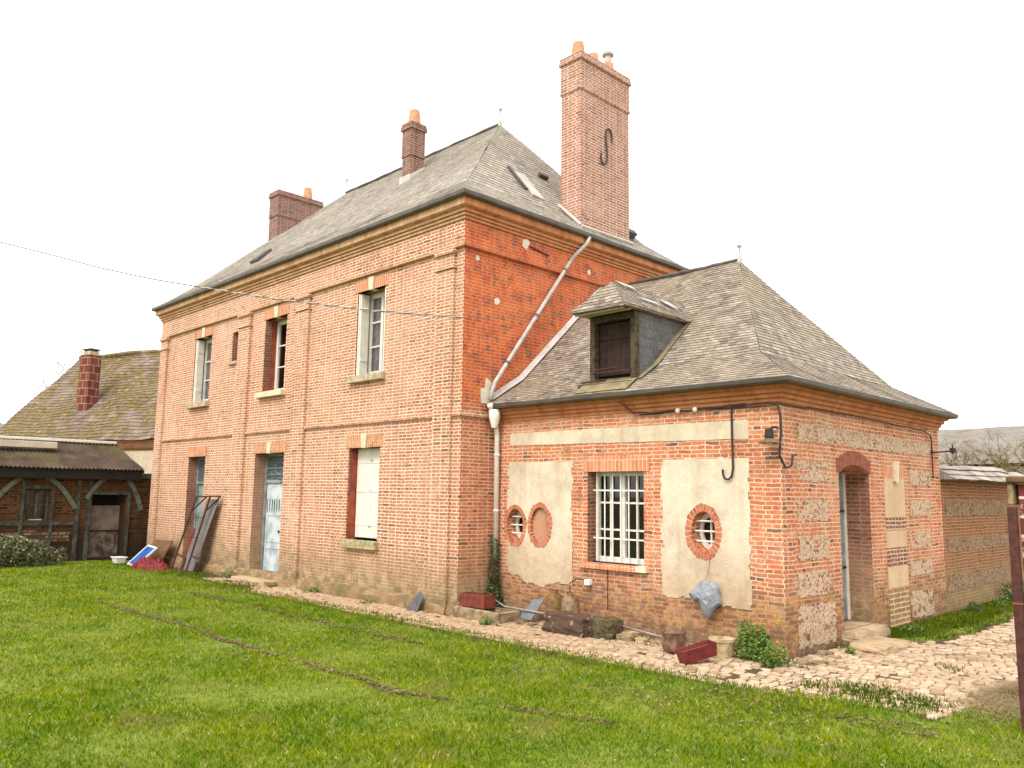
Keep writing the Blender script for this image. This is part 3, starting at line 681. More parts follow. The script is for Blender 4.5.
# shutters folded back against the left reveal, upper right and upper left windows
def folded(h, dep, dmax):
    m = MB(*FRONT); u = h[0]; 
    m.box((u + .015, -dmax, h[2] + .02), (u + .05, -.015, h[3] - .02)); m.box((u + .055, -dmax, h[2] + .03), (u + .085, -.03, h[3] - .03))
    for zz in (.2, .8): m.box((u + .085, -dmax + .02, h[2] + (h[3] - h[2]) * zz - .03), (u + .098, -.04, h[2] + (h[3] - h[2]) * zz + .03))
    o = m.build('shutter', M['shutter'], house, bevel=.003)
folded(UR, .27, .21); folded(UL, .25, .2)
m = MB(*FRONT); m.box((UR[1] - .05, -.21, UR[2] + .02), (UR[1] - .015, -.015, UR[3] - .02)); m.build('shutter', M['shutter'], house, bevel=.003)
# closed white shutters lower right
for k, (a, b) in enumerate([(LR[0] + .02, -2.67), (-2.66, LR[1] - .02)]):
    m = MB(*FRONT); m.box((a, -.22, LR[2] + .03), (b, -.185, LR[3] - .01))
    mid = (a + b) / 2
    m.box((mid - .006, -.185, LR[2] + .03), (mid + .006, -.180, LR[3] - .01))
    for zz in (LR[2] + .25, LR[2] + .85, LR[3] - .28): m.box((a + .01, -.185, zz), (b - .01, -.176, zz + .05))
    sh = m.build('shutter', M['shutter'], house, bevel=.003)
    for zz in (1.25, 1.9, 2.45):
        q = MB(*FRONT); q.box((b - .03, -.181, zz), (b - .012, -.174, zz + .022)) if k == 0 else q.box((a + .012, -.181, zz), (a + .03, -.174, zz + .022)); q.build('hinge', M['rust_light'], sh)
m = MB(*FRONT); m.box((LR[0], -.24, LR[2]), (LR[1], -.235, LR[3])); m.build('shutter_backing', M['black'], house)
# doors
def panel_door(h, dep, mat, transom, name='door'):
    a, b, c, d = h; w = -dep; f = MB(*FRONT)
    f.box((a, w - .06, c), (a + .06, w + .02, d)); f.box((b - .06, w - .06, c), (b, w + .02, d)); f.box((a + .06, w - .06, d - .06), (b - .06, w + .02, d)); f.box((a + .06, w - .06, transom), (b - .06, w + .02, transom + .07))
    fr = f.build('door_frame', M['blue_door'], house, bevel=.003)
    dm = MB(*FRONT); x0, x1 = a + .062, b - .062; z1 = transom - .005
    split = x0 + (x1 - x0) * .66
    for (p, q) in ((x0, split - .006), (split + .006, x1)):
        dm.box((p, w - .05, c + .01), (q, w - .02, z1))
        for (s0, s1) in ((.02, .30), (.33, .66)):
            z_0, z_1 = c + (z1 - c) * s0 + .05, c + (z1 - c) * s1
            e = .035
            dm.box((p + .05, w - .02, z_0), (p + .05 + e, w - .008, z_1)); dm.box((q - .05 - e, w - .02, z_0), (q - .05, w - .008, z_1))
            dm.box((p + .05 + e, w - .02, z_0), (q - .05 - e, w - .008, z_0 + e)); dm.box((p + .05 + e, w - .02, z_1 - e), (q - .05 - e, w - .008, z_1))
    do = dm.build(name, mat, house, bevel=.002)
    return fr, do, split, x0, x1, z1
fr, do, sp, x0, x1, z1 = panel_door(DM, .28, M['blue_door_faded'], 2.05)
m = MB(*FRONT)      # fretted rail of the door: vertical slots
for k in range(11):
    u = x0 + .05 + (x1 - x0 - .1) * k / 10
    m.box((u - .014, -.301, 1.48), (u + .014, -.291, 1.70)); m.box((u - .006, -.301, 1.44), (u + .006, -.291, 1.48))
m.build('grille', M['blue_dark'], do)
m = MB(*FRONT); m.box((sp - .14, -.30, 1.0), (sp - .11, -.265, 1.05)); m.build('handle', M['iron'], do)
# transom with dark glass and scroll ironwork
m = MB(*FRONT); m.face([(x0, -.31, 2.13), (x1, -.31, 2.13), (x1, -.31, 2.61), (x0, -.31, 2.61)]); m.build('transom_pane', M['blue_dark'], fr)
m = MB(*FRONT)
m.box((x0, -.30, 2.36), (x1, -.285, 2.38)); m.box((x0, -.30, 2.22), (x1, -.285, 2.235))
for cx in ((x0 + x1) / 2 - .0,):
    m.tube([(cx + .22 * math.cos(t * 2 * PI / 20), -.292, 2.36 + .12 * math.sin(t * 2 * PI / 20)) for t in range(21)], .012, 6)
m.tube([(x0 + .05, -.292, 2.2), (x0 + .14, -.292, 2.28), (x0 + .2, -.292, 2.2)], .01, 5); m.tube([(x1 - .05, -.292, 2.2), (x1 - .14, -.292, 2.28), (x1 - .2, -.292, 2.2)], .01, 5)
m.build('ironwork', M['blue_door'], fr)
fr, do, sp, x0, x1, z1 = panel_door(DL, .25, M['blue_door'], 2.02)
m = MB(*FRONT); m.face([(x0, -.27, 2.10), (x1, -.27, 2.10), (x1, -.27, 2.61), (x0, -.27, 2.61)]); m.build('transom_pane', M['blue_dark'], fr)
m = MB(*FRONT); m.box((x0, -.269, 1.72), (x1, -.262, 1.74)); m.build('rail', M['blue_dark'], do)
m = MB(*FRONT); m.box((DM[0] - .1, -.25, -.03), (DM[1] + .1, .35, .085)); m.build('doorstep', M['step_stone'], house, bevel=.02)
# red painted inner reveal patches (lower right window, upper middle)
m = MB((LR[0], 0, 0), (0, -1, 0), (1, 0, 0)); 
m.face([(-.235, .004, 1.05), (-.03, .004, 1.05), (-.05, .004, 2.0), (-.03, .004, 2.68), (-.235, .004, 2.68)])
m.build('painted_reveal', M['terracotta'] if False else simple('reveal_red', (.24, .05, .03), .85, .2, 5, .3, col2=(.36, .08, .035)), house)
m = MB((UM[0], 0, 0), (0, -1, 0), (1, 0, 0)); m.face([(-.285, .004, 4.01), (-.16, .004, 4.01), (-.15, .004, 5.62), (-.285, .004, 5.62)]); m.build('painted_reveal', bpy.data.materials['reveal_red'], house)
# drainpipe
m = MB()
m.tube([(.27, 2.86, 6.69), (.24, 2.80, 6.55), (.08, 2.62, 6.30), (.08, .66, 3.72), (.09, .58, 3.55), (.09, .56, 3.42)], .037, 10)
dpp = m.build('drainpipe', M['zinc_light'], house, smooth=True)
for t in (.12, .5, .86):
    p = Vector((.08, 2.62, 6.30)).lerp(Vector((.08, .66, 3.72)), t); q = MB(); q.tube([tuple(p - Vector((0, .012, .016))), tuple(p + Vector((0, .012, .016)))], .046, 10); q.build('pipe_bracket', M['zinc'], dpp)
# shield, rod, small patches
m = MB(*SIDE); m.face([(1.28, .058, 6.20), (1.40, .058, 6.16), (1.44, .058, 6.25), (1.48, .058, 6.30), (1.42, .058, 6.36), (1.30, .058, 6.33)]); 
m.build('white_patch', M['white_patch'], house)
m = MB(*SIDE); m.tube([(1.45, .075, 6.23), (1.95, .075, 6.17)], .012, 5); m.build('iron_rod', M['iron'], house)
for (u, z, s2) in ((.28, 5.78, .05), (.74, 5.12, .07), (.58, 3.50, .10), (3.1, 6.1, .05)):
    m = MB(*SIDE); w0 = .06 if z > 5.93 else .006
    k = 9; m.face([(u + s2 * (.8 + .4 * random.random()) * math.cos(2 * PI * i / k), w0, z + s2 * (.8 + .5 * random.random()) * math.sin(2 * PI * i / k)) for i in range(k)]); m.build('white_patch', M['white_patch'], house)
m = MB(*SIDE)
pp_ = [(.42, 3.36), (.62, 3.36), (.60, 3.58), (.66, 3.72), (.52, 3.80), (.50, 3.62), (.40, 3.60)]
m.face([(u, .007, z) for u, z in pp_]); m.build('white_patch', M['white_patch'], house)

# ------------------------------------------------------------------ ANNEX
annex = thing('brick_annex', 'single-storey brick annex with cream plaster panels, oval windows and slate roof', 'annex', (AW / 2, (AD1 + AD2) / 2, 0))
AWIN = (1.99, 3.0, .93, 2.23); ADOOR = (2.36, 3.36, .18, 2.24)
OV = [(.50, 1.40, .175, .255), (3.95, 1.445, .175, .255)]; OVB = (1.035, 1.42, .185, .27)
w = MB(*AFRONT)
ovh = [(cx - .22, cx + .22, cz - .36, cz + .36) for cx, cz, _, _ in OV] + [(OVB[0] - .22, OVB[0] + .22, OVB[1] - .40, OVB[1] + .40)]
wall_sheet(w, 0, AW, -.05, 3.36, [AWIN] + ovh)
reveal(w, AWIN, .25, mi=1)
def oval_ring(mb, cx, cz, rx, rz, h, depth, n=32):
    a, b, c, d = h
    def onrect(t):
        x, z = math.cos(t), math.sin(t); sx, sz = (b - a) / 2, (d - c) / 2
        k = min(sx / abs(x) if abs(x) > 1e-9 else 1e9, sz / abs(z) if abs(z) > 1e-9 else 1e9)
        return ((a + b) / 2 + x * k, 0, (c + d) / 2 + z * k)
    ts = sorted([2 * PI * k / n for k in range(n)] + [math.atan2(sz * (d - c), sx * (b - a)) % (2 * PI) for sx in (1, -1) for sz in (1, -1)])
    for i in range(len(ts)):
        t0, t1 = ts[i], ts[(i + 1) % len(ts)]
        e0 = (cx + rx * math.cos(t0), 0, cz + rz * math.sin(t0)); e1 = (cx + rx * math.cos(t1), 0, cz + rz * math.sin(t1))
        mb.face([onrect(t0), onrect(t1), e1, e0])
        mb.face([e0, e1, (e1[0], -depth, e1[2]), (e0[0], -depth, e0[2])])
for (cx, cz, rx, rz), h in zip(OV, ovh): oval_ring(w, cx, cz, rx, rz, h, .22)
oval_ring(w, *OVB, ovh[2], .04)
w.basis(*ASIDE)
hs = [ADOOR]; arch = .13
wall_sheet(w, AD1, AD2, -.05, 3.36, [(ADOOR[0], ADOOR[1], ADOOR[2], ADOOR[3] + arch)])
# segmental arch fill
am = (ADOOR[0] + ADOOR[1]) / 2; ah = (ADOOR[1] - ADOOR[0]) / 2
def az(u): return ADOOR[3] + arch * (1 - ((u - am) / ah) ** 2) * .9
N_ = 12
for k in range(N_):
    u0 = ADOOR[0] + 2 * ah * k / N_; u1 = ADOOR[0] + 2 * ah * (k + 1) / N_
    w.face([(u0, 0, az(u0)), (u1, 0, az(u1)), (u1, 0, ADOOR[3] + arch), (u0, 0, ADOOR[3] + arch)])
    w.face([(u0, 0, az(u0)), (u1, 0, az(u1)), (u1, -.36, az(u1)), (u0, -.36, az(u0))])
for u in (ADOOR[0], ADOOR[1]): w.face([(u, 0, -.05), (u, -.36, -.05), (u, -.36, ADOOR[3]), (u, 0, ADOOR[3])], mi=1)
w.basis((AW, AD2, 0), (-1, 0, 0), (0, 1, 0)); wall_sheet(w, 0, AW, -.05, 3.36, [])
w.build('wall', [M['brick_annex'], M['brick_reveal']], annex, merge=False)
m = MB(); m.box((.1, 1.9, 0), (4.6, 1.95, 3.3)); m.box((3.9, 2.0, 0), (3.95, 5, 3.3)); m.build('dark_backing', M['black'], annex)  # black sheets behind the openings, standing in for dark rooms
# blocked oval infill
m = MB(*AFRONT); m.face([(OVB[0] + .19 * math.cos(2 * PI * k / 24), -.035, OVB[1] + .275 * math.sin(2 * PI * k / 24)) for k in range(24)])
m.build('oval_infill', plaster_mat('oval_plaster', (.47, .25, .155), (.34, .15, .09), False), annex)
# voussoir rings
def vous_ring(cx, cz, rx, rz, n, out=.075):
    m = MB(*AFRONT)
    for k in range(n):
        t0 = 2 * PI * (k + .13) / n; t1 = 2 * PI * (k + .87) / n; o = out + random.uniform(-.01, .01); w1 = .016 + random.uniform(0, .006)
        i0 = (cx + rx * math.cos(t0), cz + rz * math.sin(t0)); i1 = (cx + rx * math.cos(t1), cz + rz * math.sin(t1))
        o0 = (cx + (rx + o) * math.cos(t0), cz + (rz + o) * math.sin(t0)); o1 = (cx + (rx + o) * math.cos(t1), cz + (rz + o) * math.sin(t1))
        q = [i0, i1, o1, o0]; m.face([(u, w1, z) for u, z in q])
        for i in range(4):
            a, b = q[i], q[(i + 1) % 4]; m.face([(a[0], w1, a[1]), (a[0], -.02, a[1]), (b[0], -.02, b[1]), (b[0], w1, b[1])])
        m.face([(i0[0], w1, i0[1]), (i0[0], -.09, i0[1]), (i1[0], -.09, i1[1]), (i1[0], w1, i1[1])])
    m.build('brick_surround', M['single_brick'], annex, merge=False)
def single_brick():
    s = NT('single_brick'); r = s.n('NewGeometry').outputs['Random Per Island']
    c = s.ramp(s.noise(9, None, 3), [(.3, (.30, .085, .045)), (.5, (.46, .14, .07)), (.7, (.54, .21, .11))]); return s.done(c, .9, s.noise(60), .4, .005)
M['single_brick'] = single_brick()
M['mortar_disc'] = simple('mortar_disc', (.60, .46, .31), .95, .1, 10, .3)
for (cx, cz, rx, rz) in OV + [OVB]:
    vous_ring(cx, cz, rx, rz, 28, .10 if cx > 3 else .072)
    m = MB(*AFRONT); n = 32
    for k in range(n):
        t0, t1 = 2 * PI * k / n, 2 * PI * (k + 1) / n
        m.face([(cx + rx * 1.01 * math.cos(t0), .0125, cz + rz * 1.005 * math.sin(t0)), (cx + rx * 1.01 * math.cos(t1), .0125, cz + rz * 1.005 * math.sin(t1)), (cx + (rx + .065) * math.cos(t1), .0125, cz + (rz + .065) * math.sin(t1)), (cx + (rx + .065) * math.cos(t0), .0125, cz + (rz + .065) * math.sin(t0))])
    m.build('surround_mortar', M['mortar_disc'], annex)
# oval windows: frame + bars
for (cx, cz, rx, rz) in OV:
    m = MB(*AFRONT); n = 24
    for k in range(n):
        t0, t1 = 2 * PI * k / n, 2 * PI * (k + 1) / n
        for (a1, a2, w1, w2) in ((1.0, .72, -.17, -.17), (.72, .72, -.17, -.21)):
            m.face([(cx + rx * a1 * math.cos(t0), w1, cz + rz * a1 * math.sin(t0)), (cx + rx * a1 * math.cos(t1), w1, cz + rz * a1 * math.sin(t1)), (cx + rx * a2 * math.cos(t1), w2, cz + rz * a2 * math.sin(t1)), (cx + rx * a2 * math.cos(t0), w2, cz + rz * a2 * math.sin(t0))])
    m.box((cx - .012, -.2, cz - rz * .8), (cx + .012, -.175, cz + rz * .8))
    fo = m.build('window', M['white_paint'], annex, merge=False)
    g = MB(*AFRONT); g.face([(cx + rx * .8 * math.cos(2 * PI * k / 24), -.2, cz + rz * .8 * math.sin(2 * PI * k / 24)) for k in range(24)]); g.build('pane', M['glass'], fo)
    b = MB(*AFRONT)
    for zz in (-.13, 0, .13): b.tube([(cx - rx * .98, -.07, cz + zz), (cx + rx * .98, -.07, cz + zz)], .013, 6)
    b.build('bar', M['white_paint'], fo)
# rectangular barred window
fo = casement(annex, AFRONT, AWIN, .20, 2, 3, M['white_paint'], fw=.06, mull=.028)
b = MB(*AFRONT)
for k in range(7):
    u = AWIN[0] + .08 + (AWIN[1] - AWIN[0] - .14) * k / 6; b.tube([(u, -.12, AWIN[2] + .02), (u, -.12, AWIN[3])], .011, 6)
for zz in (AWIN[2] + .33, AWIN[3] - .28): b.box((AWIN[0] - .12, -.135, zz), (AWIN[1], -.125, zz + .022)); 
b.build('window_bars', M['white_paint'], fo)
m = MB(*AFRONT); m.box((1.87, -.22, .845), (2.90, .07, .93)); m.build('sill', M['brick_soldier'], annex)
m = MB(*AFRONT); m.box((2.901, -.22, .85), (3.07, .068, .935)); m.build('sill', M['keystone'], annex)
m = MB(*AFRONT); 
A0, A1, z0_, z1_ = 1.92, 3.10, 2.23, 2.43
for k in range(12):
    u0 = A0 + (A1 - A0) * k / 12; u1 = A0 + (A1 - A0) * (k + 1) / 12; rise = lambda u: .03 * (1 - ((u - 2.5) / .6) ** 2)
    m.face([(u0, .01, z0_ + max(0, rise(u0)) * 0), (u1, .01, z0_), (u1, .01, z1_ + rise(u1)), (u0, .01, z1_ + rise(u0))])
m.build('lintel', M['brick_soldier'], annex)
# dark gap line, rough lower panel under the window
m = MB(*AFRONT); m.box((2.36, 0, .28), (2.372, .008, .84)); m.build('crack', M['wood_dark'], annex)
pts = [(2.0, .12), (2.0, .80), (2.93, .80), (2.93, .15), (2.5, .08)]
# plaster panels (irregular edges)
def panel(fr, pts, mat, w=.008, sub=8, amp=.012, name='plaster_panel', parent=None, soft=()):
    q = []
    for i in range(len(pts)):
        a, b = pts[i], pts[(i + 1) % len(pts)]; am_ = amp * (4 if i in soft else 1); ns = sub * (3 if i in soft else 1)
        for k in range(ns):
            t = k / ns; u = a[0] + (b[0] - a[0]) * t; z = a[1] + (b[1] - a[1]) * t
            v = mn.noise_vector(Vector((u * 4, z * 4, 3.3))) * am_ + mn.noise_vector(Vector((u * 15, z * 15, 3.3))) * am_ * .5; q.append((u + v.x, w, z + v.y))
    m = MB(*fr); m.face(q)
    for i in range(len(q)):
        a, b = q[i], q[(i + 1) % len(q)]; m.face([a, (a[0], -.02, a[2]), (b[0], -.02, b[2]), b])
    bm_o = m.build(name, mat, parent or annex); return bm_o
panel(AFRONT, [(.35, 2.665), (4.62, 2.62), (4.62, 2.86), (.35, 2.86)], M['plaster_up'], amp=.006, sub=12)
def with_hole(pts): return pts
# left panel : cut around ovals by splitting into strips above / beside / below
def strip_panel(fr, u0, u1, z0, z1, ovals, mat, low_edge, top_edge=None, w=.0095):
    """dense grid panel, cells inside surrounds skipped, wavy lower edge"""
    m = MB(*fr); nu, nz = int((u1 - u0) / .02), int((z1 - z0) / .02)
    def inside(u, z):
        for (cx, cz, rx, rz) in ovals:
            if ((u - cx) / (rx + .04)) ** 2 + ((z - cz) / (rz + .04)) ** 2 < 1: return True
        if z < low_edge(u): return True
        rw = math.floor(z / .109); j = .05 * mn.noise(Vector((rw * 3.3, 1.1, u0))) + .02 * mn.noise(Vector((z * 17, 1.1, 0)))
        if u < u0 + .02 + j or u > u1 - .02 + j: return True
        if z > z1 - .012 + .012 * mn.noise(Vector((u * 6, 2.2, 0))): return True
        return False
    g = [[not inside(u0 + (i + .5) * .02, z0 + (k + .5) * .02) for k in range(nz)] for i in range(nu)]
    for i in range(nu):
        for k in range(nz):
            if not g[i][k]: continue
            a, b, c, d = u0 + i * .02, u0 + (i + 1) * .02, z0 + k * .02, z0 + (k + 1) * .02
            wz = lambda u, z: w + .006 * mn.noise(Vector((u * 3, z * 3, 7)))
            m.face([(a, wz(a, c), c), (b, wz(b, c), c), (b, wz(b, d), d), (a, wz(a, d), d)])
    return m.build('plaster_panel', mat, annex, smooth=True)
strip_panel(AFRONT, .30, 1.72, .15, 2.40, [(cx, cz, rx, rz) for cx, cz, rx, rz in OV[:1] + [OVB]], M['plaster'],
            lambda u: .58 + .12 * mn.noise(Vector((u * 1.5, 0, 0))) + .09 * mn.noise(Vector((u * 6, 0, 0))) - (u - .3) * .02)
strip_panel(AFRONT, 3.28, 4.64, .4, 2.40, [OV[1]], M['plaster'], lambda u: .58 + .06 * mn.noise(Vector((u * 3, 0, 0))) + .05 * mn.noise(Vector((u * 9, 4, 0))) - (.05 if u > 4.1 else 0))
# right side: flint panels
def ragged_panel(fr, u0, u1, z0, z1, mat, name, root, w=.006, e=.035, g=.018):
    m = MB(*fr); pad = e; nu = int((u1 - u0 + 2 * pad) / g); nz = int((z1 - z0 + 2 * pad) / g); bz = .0605
    for i in range(nu):
        for k in range(nz):
            u = u0 - pad + (i + .5) * g; z = z0 - pad + (k + .5) * g
            row = math.floor(z / bz); ju = e * mn.noise(Vector((row * 3.7, u0 * 5, 1))) * 2 + .012 * mn.noise(Vector((u * 20, z * 20, 0))); jz = e * .5 * mn.noise(Vector((math.floor(u / .11) * 2.3, z0 * 7, 4))) * 2
            if u < u0 + ju or u > u1 + ju or z < z0 + jz or z > z1 + jz: continue
            if mn.noise(Vector((u * 6, z * 9, z0 * 3))) > .42: continue
            a, b, c, d = u - g / 2, u + g / 2, z - g / 2, z + g / 2
            m.face([(a, w, c), (b, w, c), (b, w, d), (a, w, d)])
    return m.build(name, mat, root, merge=True)
for (a, b, c, d, dull) in [(1.20, 5.93, 2.60, 2.82, 0), (1.17, 2.05, 2.11, 2.36, 0), (1.15, 2.0, 1.60, 1.86, 0), (1.12, 1.98, 1.12, 1.40, 0), (1.10, 1.98, .68, .98, 0), (1.08, 2.12, .08, .58, 1),
                           (4.94, 5.86, 2.11, 2.35, 0), (4.88, 5.82, 1.63, 1.88, 0), (4.82, 5.75, 1.15, 1.40, 0), (4.80, 5.70, .72, .95, 0), (4.75, 5.7, .1, .5, 1)]:
    ragged_panel(ASIDE, a, b, c, d, M['flint'], 'flint_panel', annex)
for (c, d) in ((1.62, 2.20), (1.18, 1.43), (.60, .91)):
    panel(ASIDE, [(3.91, c), (4.68, c), (4.68, d), (3.91, d)], M['plaster_niche'], .007, 6, .006, 'plaster_panel')
M['brick_dark'] = brick_mat('brick_dark', [(.06, .03, .03), (.15, .045, .035), (.20, .06, .045), (.24, .08, .05)], (.60, .46, .33), bw=.225, bh=.0605, ms=.011)
M['brick_foot'] = brick_mat('brick_foot', [(.14, .07, .03), (.26, .13, .055), (.32, .17, .075)], (.62, .48, .32), bw=.45, bh=.075, ms=.012)
for (c, d, mt_) in ((1.435, 1.615, 'brick_dark'), (.915, 1.175, 'brick_dark'), (.02, .595, 'brick_foot')):
    panel(ASIDE, [(3.91, c), (4.68, c), (4.68, d), (3.91, d)], M[mt_], .0045, 6, .004, 'dark_brick_panel')
m = MB(*ASIDE); k = [(4.24, 2.46), (4.24, 2.16), (4.30, 2.12), (4.36, 2.16), (4.42, 2.46)]
m.face([(u, .05, z) for u, z in k])
for i in range(5): a, b = k[i], k[(i + 1) % 5]; m.face([(a[0], .05, a[1]), (a[0], 0, a[1]), (b[0], 0, b[1]), (b[0], .05, b[1])])
m.build('keystone', M['keystone'], annex, bevel=.004)
m = MB(*ASIDE); m.box((3.86, -.02, 2.20), (4.238, .008, 2.40)); m.box((4.422, -.02, 2.20), (4.72, .008, 2.40)); m.build('lintel', M['brick_soldier'], annex)
# arch over the side door
m = MB(*ASIDE)
for k in range(16):
    u0 = ADOOR[0] - .06 + (2 * ah + .12) * (k + .06) / 16; u1 = ADOOR[0] - .06 + (2 * ah + .12) * (k + .94) / 16
    f = lambda u: az(min(max(u, ADOOR[0]), ADOOR[1]))
    m.face([(u0, .012, f(u0)), (u1, .012, f(u1)), (u1, .012, f(u1) + .2), (u0, .012, f(u0) + .2)])
    m.face([(u0, .012, f(u0)), (u1, .012, f(u1)), (u1, -.1, f(u1)), (u0, -.1, f(u0))])
m.build('arch_bricks', simple('arch_brick', (.26, .075, .045), .9, .2, 12, .3, col2=(.36, .12, .075)), annex)
# side door, pale blue, leaf part open
m = MB(*ASIDE); a, b = ADOOR[0], ADOOR[1]
m.box((a, -.42, ADOOR[2]), (a + .05, -.34, 2.34)); m.box((b - .05, -.42, ADOOR[2]), (b, -.34, 2.34)); m.box((a + .05, -.42, 2.28), (b - .05, -.34, 2.36))
df = m.build('door_frame', M['cream_paint'], annex)
m = MB(*ASIDE); m.box((a + .052, -.40, ADOOR[2] + .01), (b - .052, -.36, 2.278))
for u in (a + .3, a + .52, a + .74): m.box((u - .006, -.36, ADOOR[2] + .02), (u + .006, -.355, 2.27))
dr = m.build('door', M['blue_door'], annex)
m = MB(*ASIDE)
for zz in (.9, 1.7): m = MB(*ASIDE); m.box((b - .22, -.36, zz), (b - .06, -.345, zz + .03)); m.build('hinge', M['iron'], dr)
# cornice, gutter
m = MB(); prof = [(0, 3.055), (.02, 3.06), (.02, 3.10), (.05, 3.115), (.05, 3.155), (.09, 3.17), (.09, 3.215), (.14, 3.23), (.145, 3.28), (.05, 3.285)]
m.basis((0, 0, 0), (1, 0, 0), (0, 1, 0)); 
def rect_mold3(mb, x0, x1, y0, y1, prof):
    for (o0, z0), (o1, z1) in zip(prof[:-1], prof[1:]):
        ring = lambda o, z: [(x0, y0 - o, z), (x1 + o, y0 - o, z), (x1 + o, y1 + o, z), (x0, y1 + o, z)]
        a, b = ring(o0, z0), ring(o1, z1)
        for k in range(3): mb.face([a[k], a[k + 1], b[k + 1], b[k]])
rect_mold3(m, .078, AW, AD1, AD2, prof); m.build('cornice', M['cornice_annex'], annex, merge=False)
m = MB(); gp = [(.17, 3.325), (.175, 3.285), (.20, 3.262), (.235, 3.262), (.258, 3.285), (.265, 3.33), (.258, 3.338), (.25, 3.325), (.235, 3.295), (.20, 3.285)]
rect_mold3(m, -.0 + .078, AW, AD1, AD2, gp); m.build('gutter', M['zinc'], annex, merge=False)
ax0 = .01
aroof = hip_roof(ax0, AW, AD1, AD2, 3.335, .24, 3.80, .52, ax0, 2.98, (AD1 + AD2) / 2, 5.83, .075, M['slate_annex'], annex, left=False)
finial(aroof, (2.98, (AD1 + AD2) / 2, 5.83), .42)
fl = MB(); pts_ = [(.09, .60, 3.43), (.09, 1.29, 3.84), (.09, 3.5, 5.86)]
for a, b in zip(pts_[:-1], pts_[1:]):
    a, b = Vector(a), Vector(b); fl.face([a, b, b + Vector((-.075, 0, .07)), a + Vector((-.075, 0, .07))]); fl.face([a, b, b + Vector((.03, 0, -.005)), a + Vector((.03, 0, -.005))])
fl.build('flashing', M['zinc_light'], aroof)
# downpipe in the corner (belongs to the annex gutter)
m = MB(); 
m.tube([(.15, .48, 3.34), (.15, .52, 3.27)], .05, 10); m.lathe((.17, .58, 3.05), [(.05, -.1), (.095, .06), (.10, .2), (.085, .2)], 12)
m.tube([(.17, .60, 3.02), (.13, .68, 2.85), (.13, .69, .86)], .042, 10)
for zz in (2.5, 1.6): m.tube([(.13, .69, zz), (.13, .69, zz + .03)], .052, 10)
dp = m.build('downpipe', M['white_paint'], annex, smooth=True)
m = MB(); m.tube([(.13, .69, .86), (.13, .69, .02)], .046, 10); m.build('pipe_base', M['rust'], dp, smooth=True)
# dormer
def arz(y): # annex front slope height
    y0, y1 = AD1 - .24, AD1 + .52
    return 3.335 + (y - y0) * (3.80 - 3.335) / (y1 - y0) if y < y1 else 3.80 + (y - y1) * (5.83 - 3.80) / ((AD1 + AD2) / 2 - y1)
dx0, dx1, dy = 2.0, 2.81, .86
dorm = None
for x in (dx0 + .01, dx1):
    m = MB(); ys = [dy, 1.29, 1.9, 2.2]; 
    yend = 1.29 + (4.56 - 3.80) / ((5.83 - 3.80) / ((AD1 + AD2) / 2 - 1.293))
    m.face([(x, dy, arz(dy) - .05), (x, 1.293, 3.75), (x, yend + .1, 4.56), (x, dy, 4.56)])
    if dorm is None: dorm = m.build('dormer', M['slate_dormer'], annex, merge=False)
    else: m.build('cheek', M['slate_dormer'], dorm, merge=False)
m = MB(); zb = 3.53
m.box((dx0 - .02, dy - .03, zb), (dx0 + .07, dy + .08, 4.56)); m.box((dx1 - .07, dy - .03, zb), (dx1 + .012, dy + .08, 4.56)); m.box((dx0 + .07, dy - .02, 4.46), (dx1 - .07, dy + .07, 4.56)); m.box((dx0 - .2, dy - .10, zb - .06), (dx1 + .0, dy + .1, zb))
m.build('dormer_frame', M['wood_moss'], dorm, bevel=.006)
m = MB()
for k in range(5):
    a = dx0 + .075 + k * .133; m.box((a, dy + .085 + .004 * (k % 2), 3.66), (a + .128, dy + .11, 4.45))
m.box((dx0 + .075, dy + .07, 4.2), (dx1 - .075, dy + .084, 4.27)); hd = m.build('hatch_door', M['wood_dark'], dorm)
m = MB(); m.tube([(dx0 + .05, dy - .03, 3.70), (dx1 - .05, dy - .05, 3.68)], .014, 6); m.tube([(dx0 + .1, dy - .04, 3.74), (dx1 - .28, dy - .05, 3.75)], .011, 6); m.tube([(dx0 - .12, dy - .1, 3.56), (dx0 + .3, dy - .05, 3.58)], .015, 6); m.build('bar', M['rust'], dorm)
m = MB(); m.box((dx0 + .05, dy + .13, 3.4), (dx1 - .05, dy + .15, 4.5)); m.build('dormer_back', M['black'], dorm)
m = MB(); ex0, ex1, ey = 1.90, 2.90, .47; zr_ = 5.08; yb = 1.293 + (zr_ - 3.80) / .896; xm = 2.38
yb2 = 1.293 + (4.60 - 3.80) / .896 + .08
slate_face(m, (ex0, ey, 4.60), (ex1, ey, 4.60), (xm, .86, zr_), (xm, .86, zr_), .075, seg=.2)
slate_face(m, (ex1, ey, 4.60), (ex1 + .02, yb2, 4.58), (xm, yb + .1, zr_), (xm, .86, zr_), .075, seg=.25)
slate_face(m, (ex0 - .0, yb2, 4.60), (ex0, ey, 4.60), (xm, .86, zr_), (xm, yb + .1, zr_), .075, seg=.25)
m.face([(ex0, ey, 4.575), (ex1, ey, 4.575), (ex1, yb2, 4.56), (ex0, yb2, 4.56)])
for p, q in (((ex0, ey), (ex1, ey)), ((ex1, ey), (ex1, yb2)), ((ex0, ey), (ex0, yb2))): m.face([(p[0], p[1], 4.57), (q[0], q[1], 4.56), (q[0], q[1], 4.61), (p[0], p[1], 4.61)])
dr_ = m.build('dormer_roof', M['slate_annex'], dorm, merge=False)
m = MB(); m.box((ex0 + .02, ey + .08, 4.54), (dx1, ey + .11, 4.565)); m.box((ex0 + .05, ey + .2, 4.545), (ex1 - .05, ey + .24, 4.56)); m.build('soffit_lath', M['plank'], dorm)
m = MB()
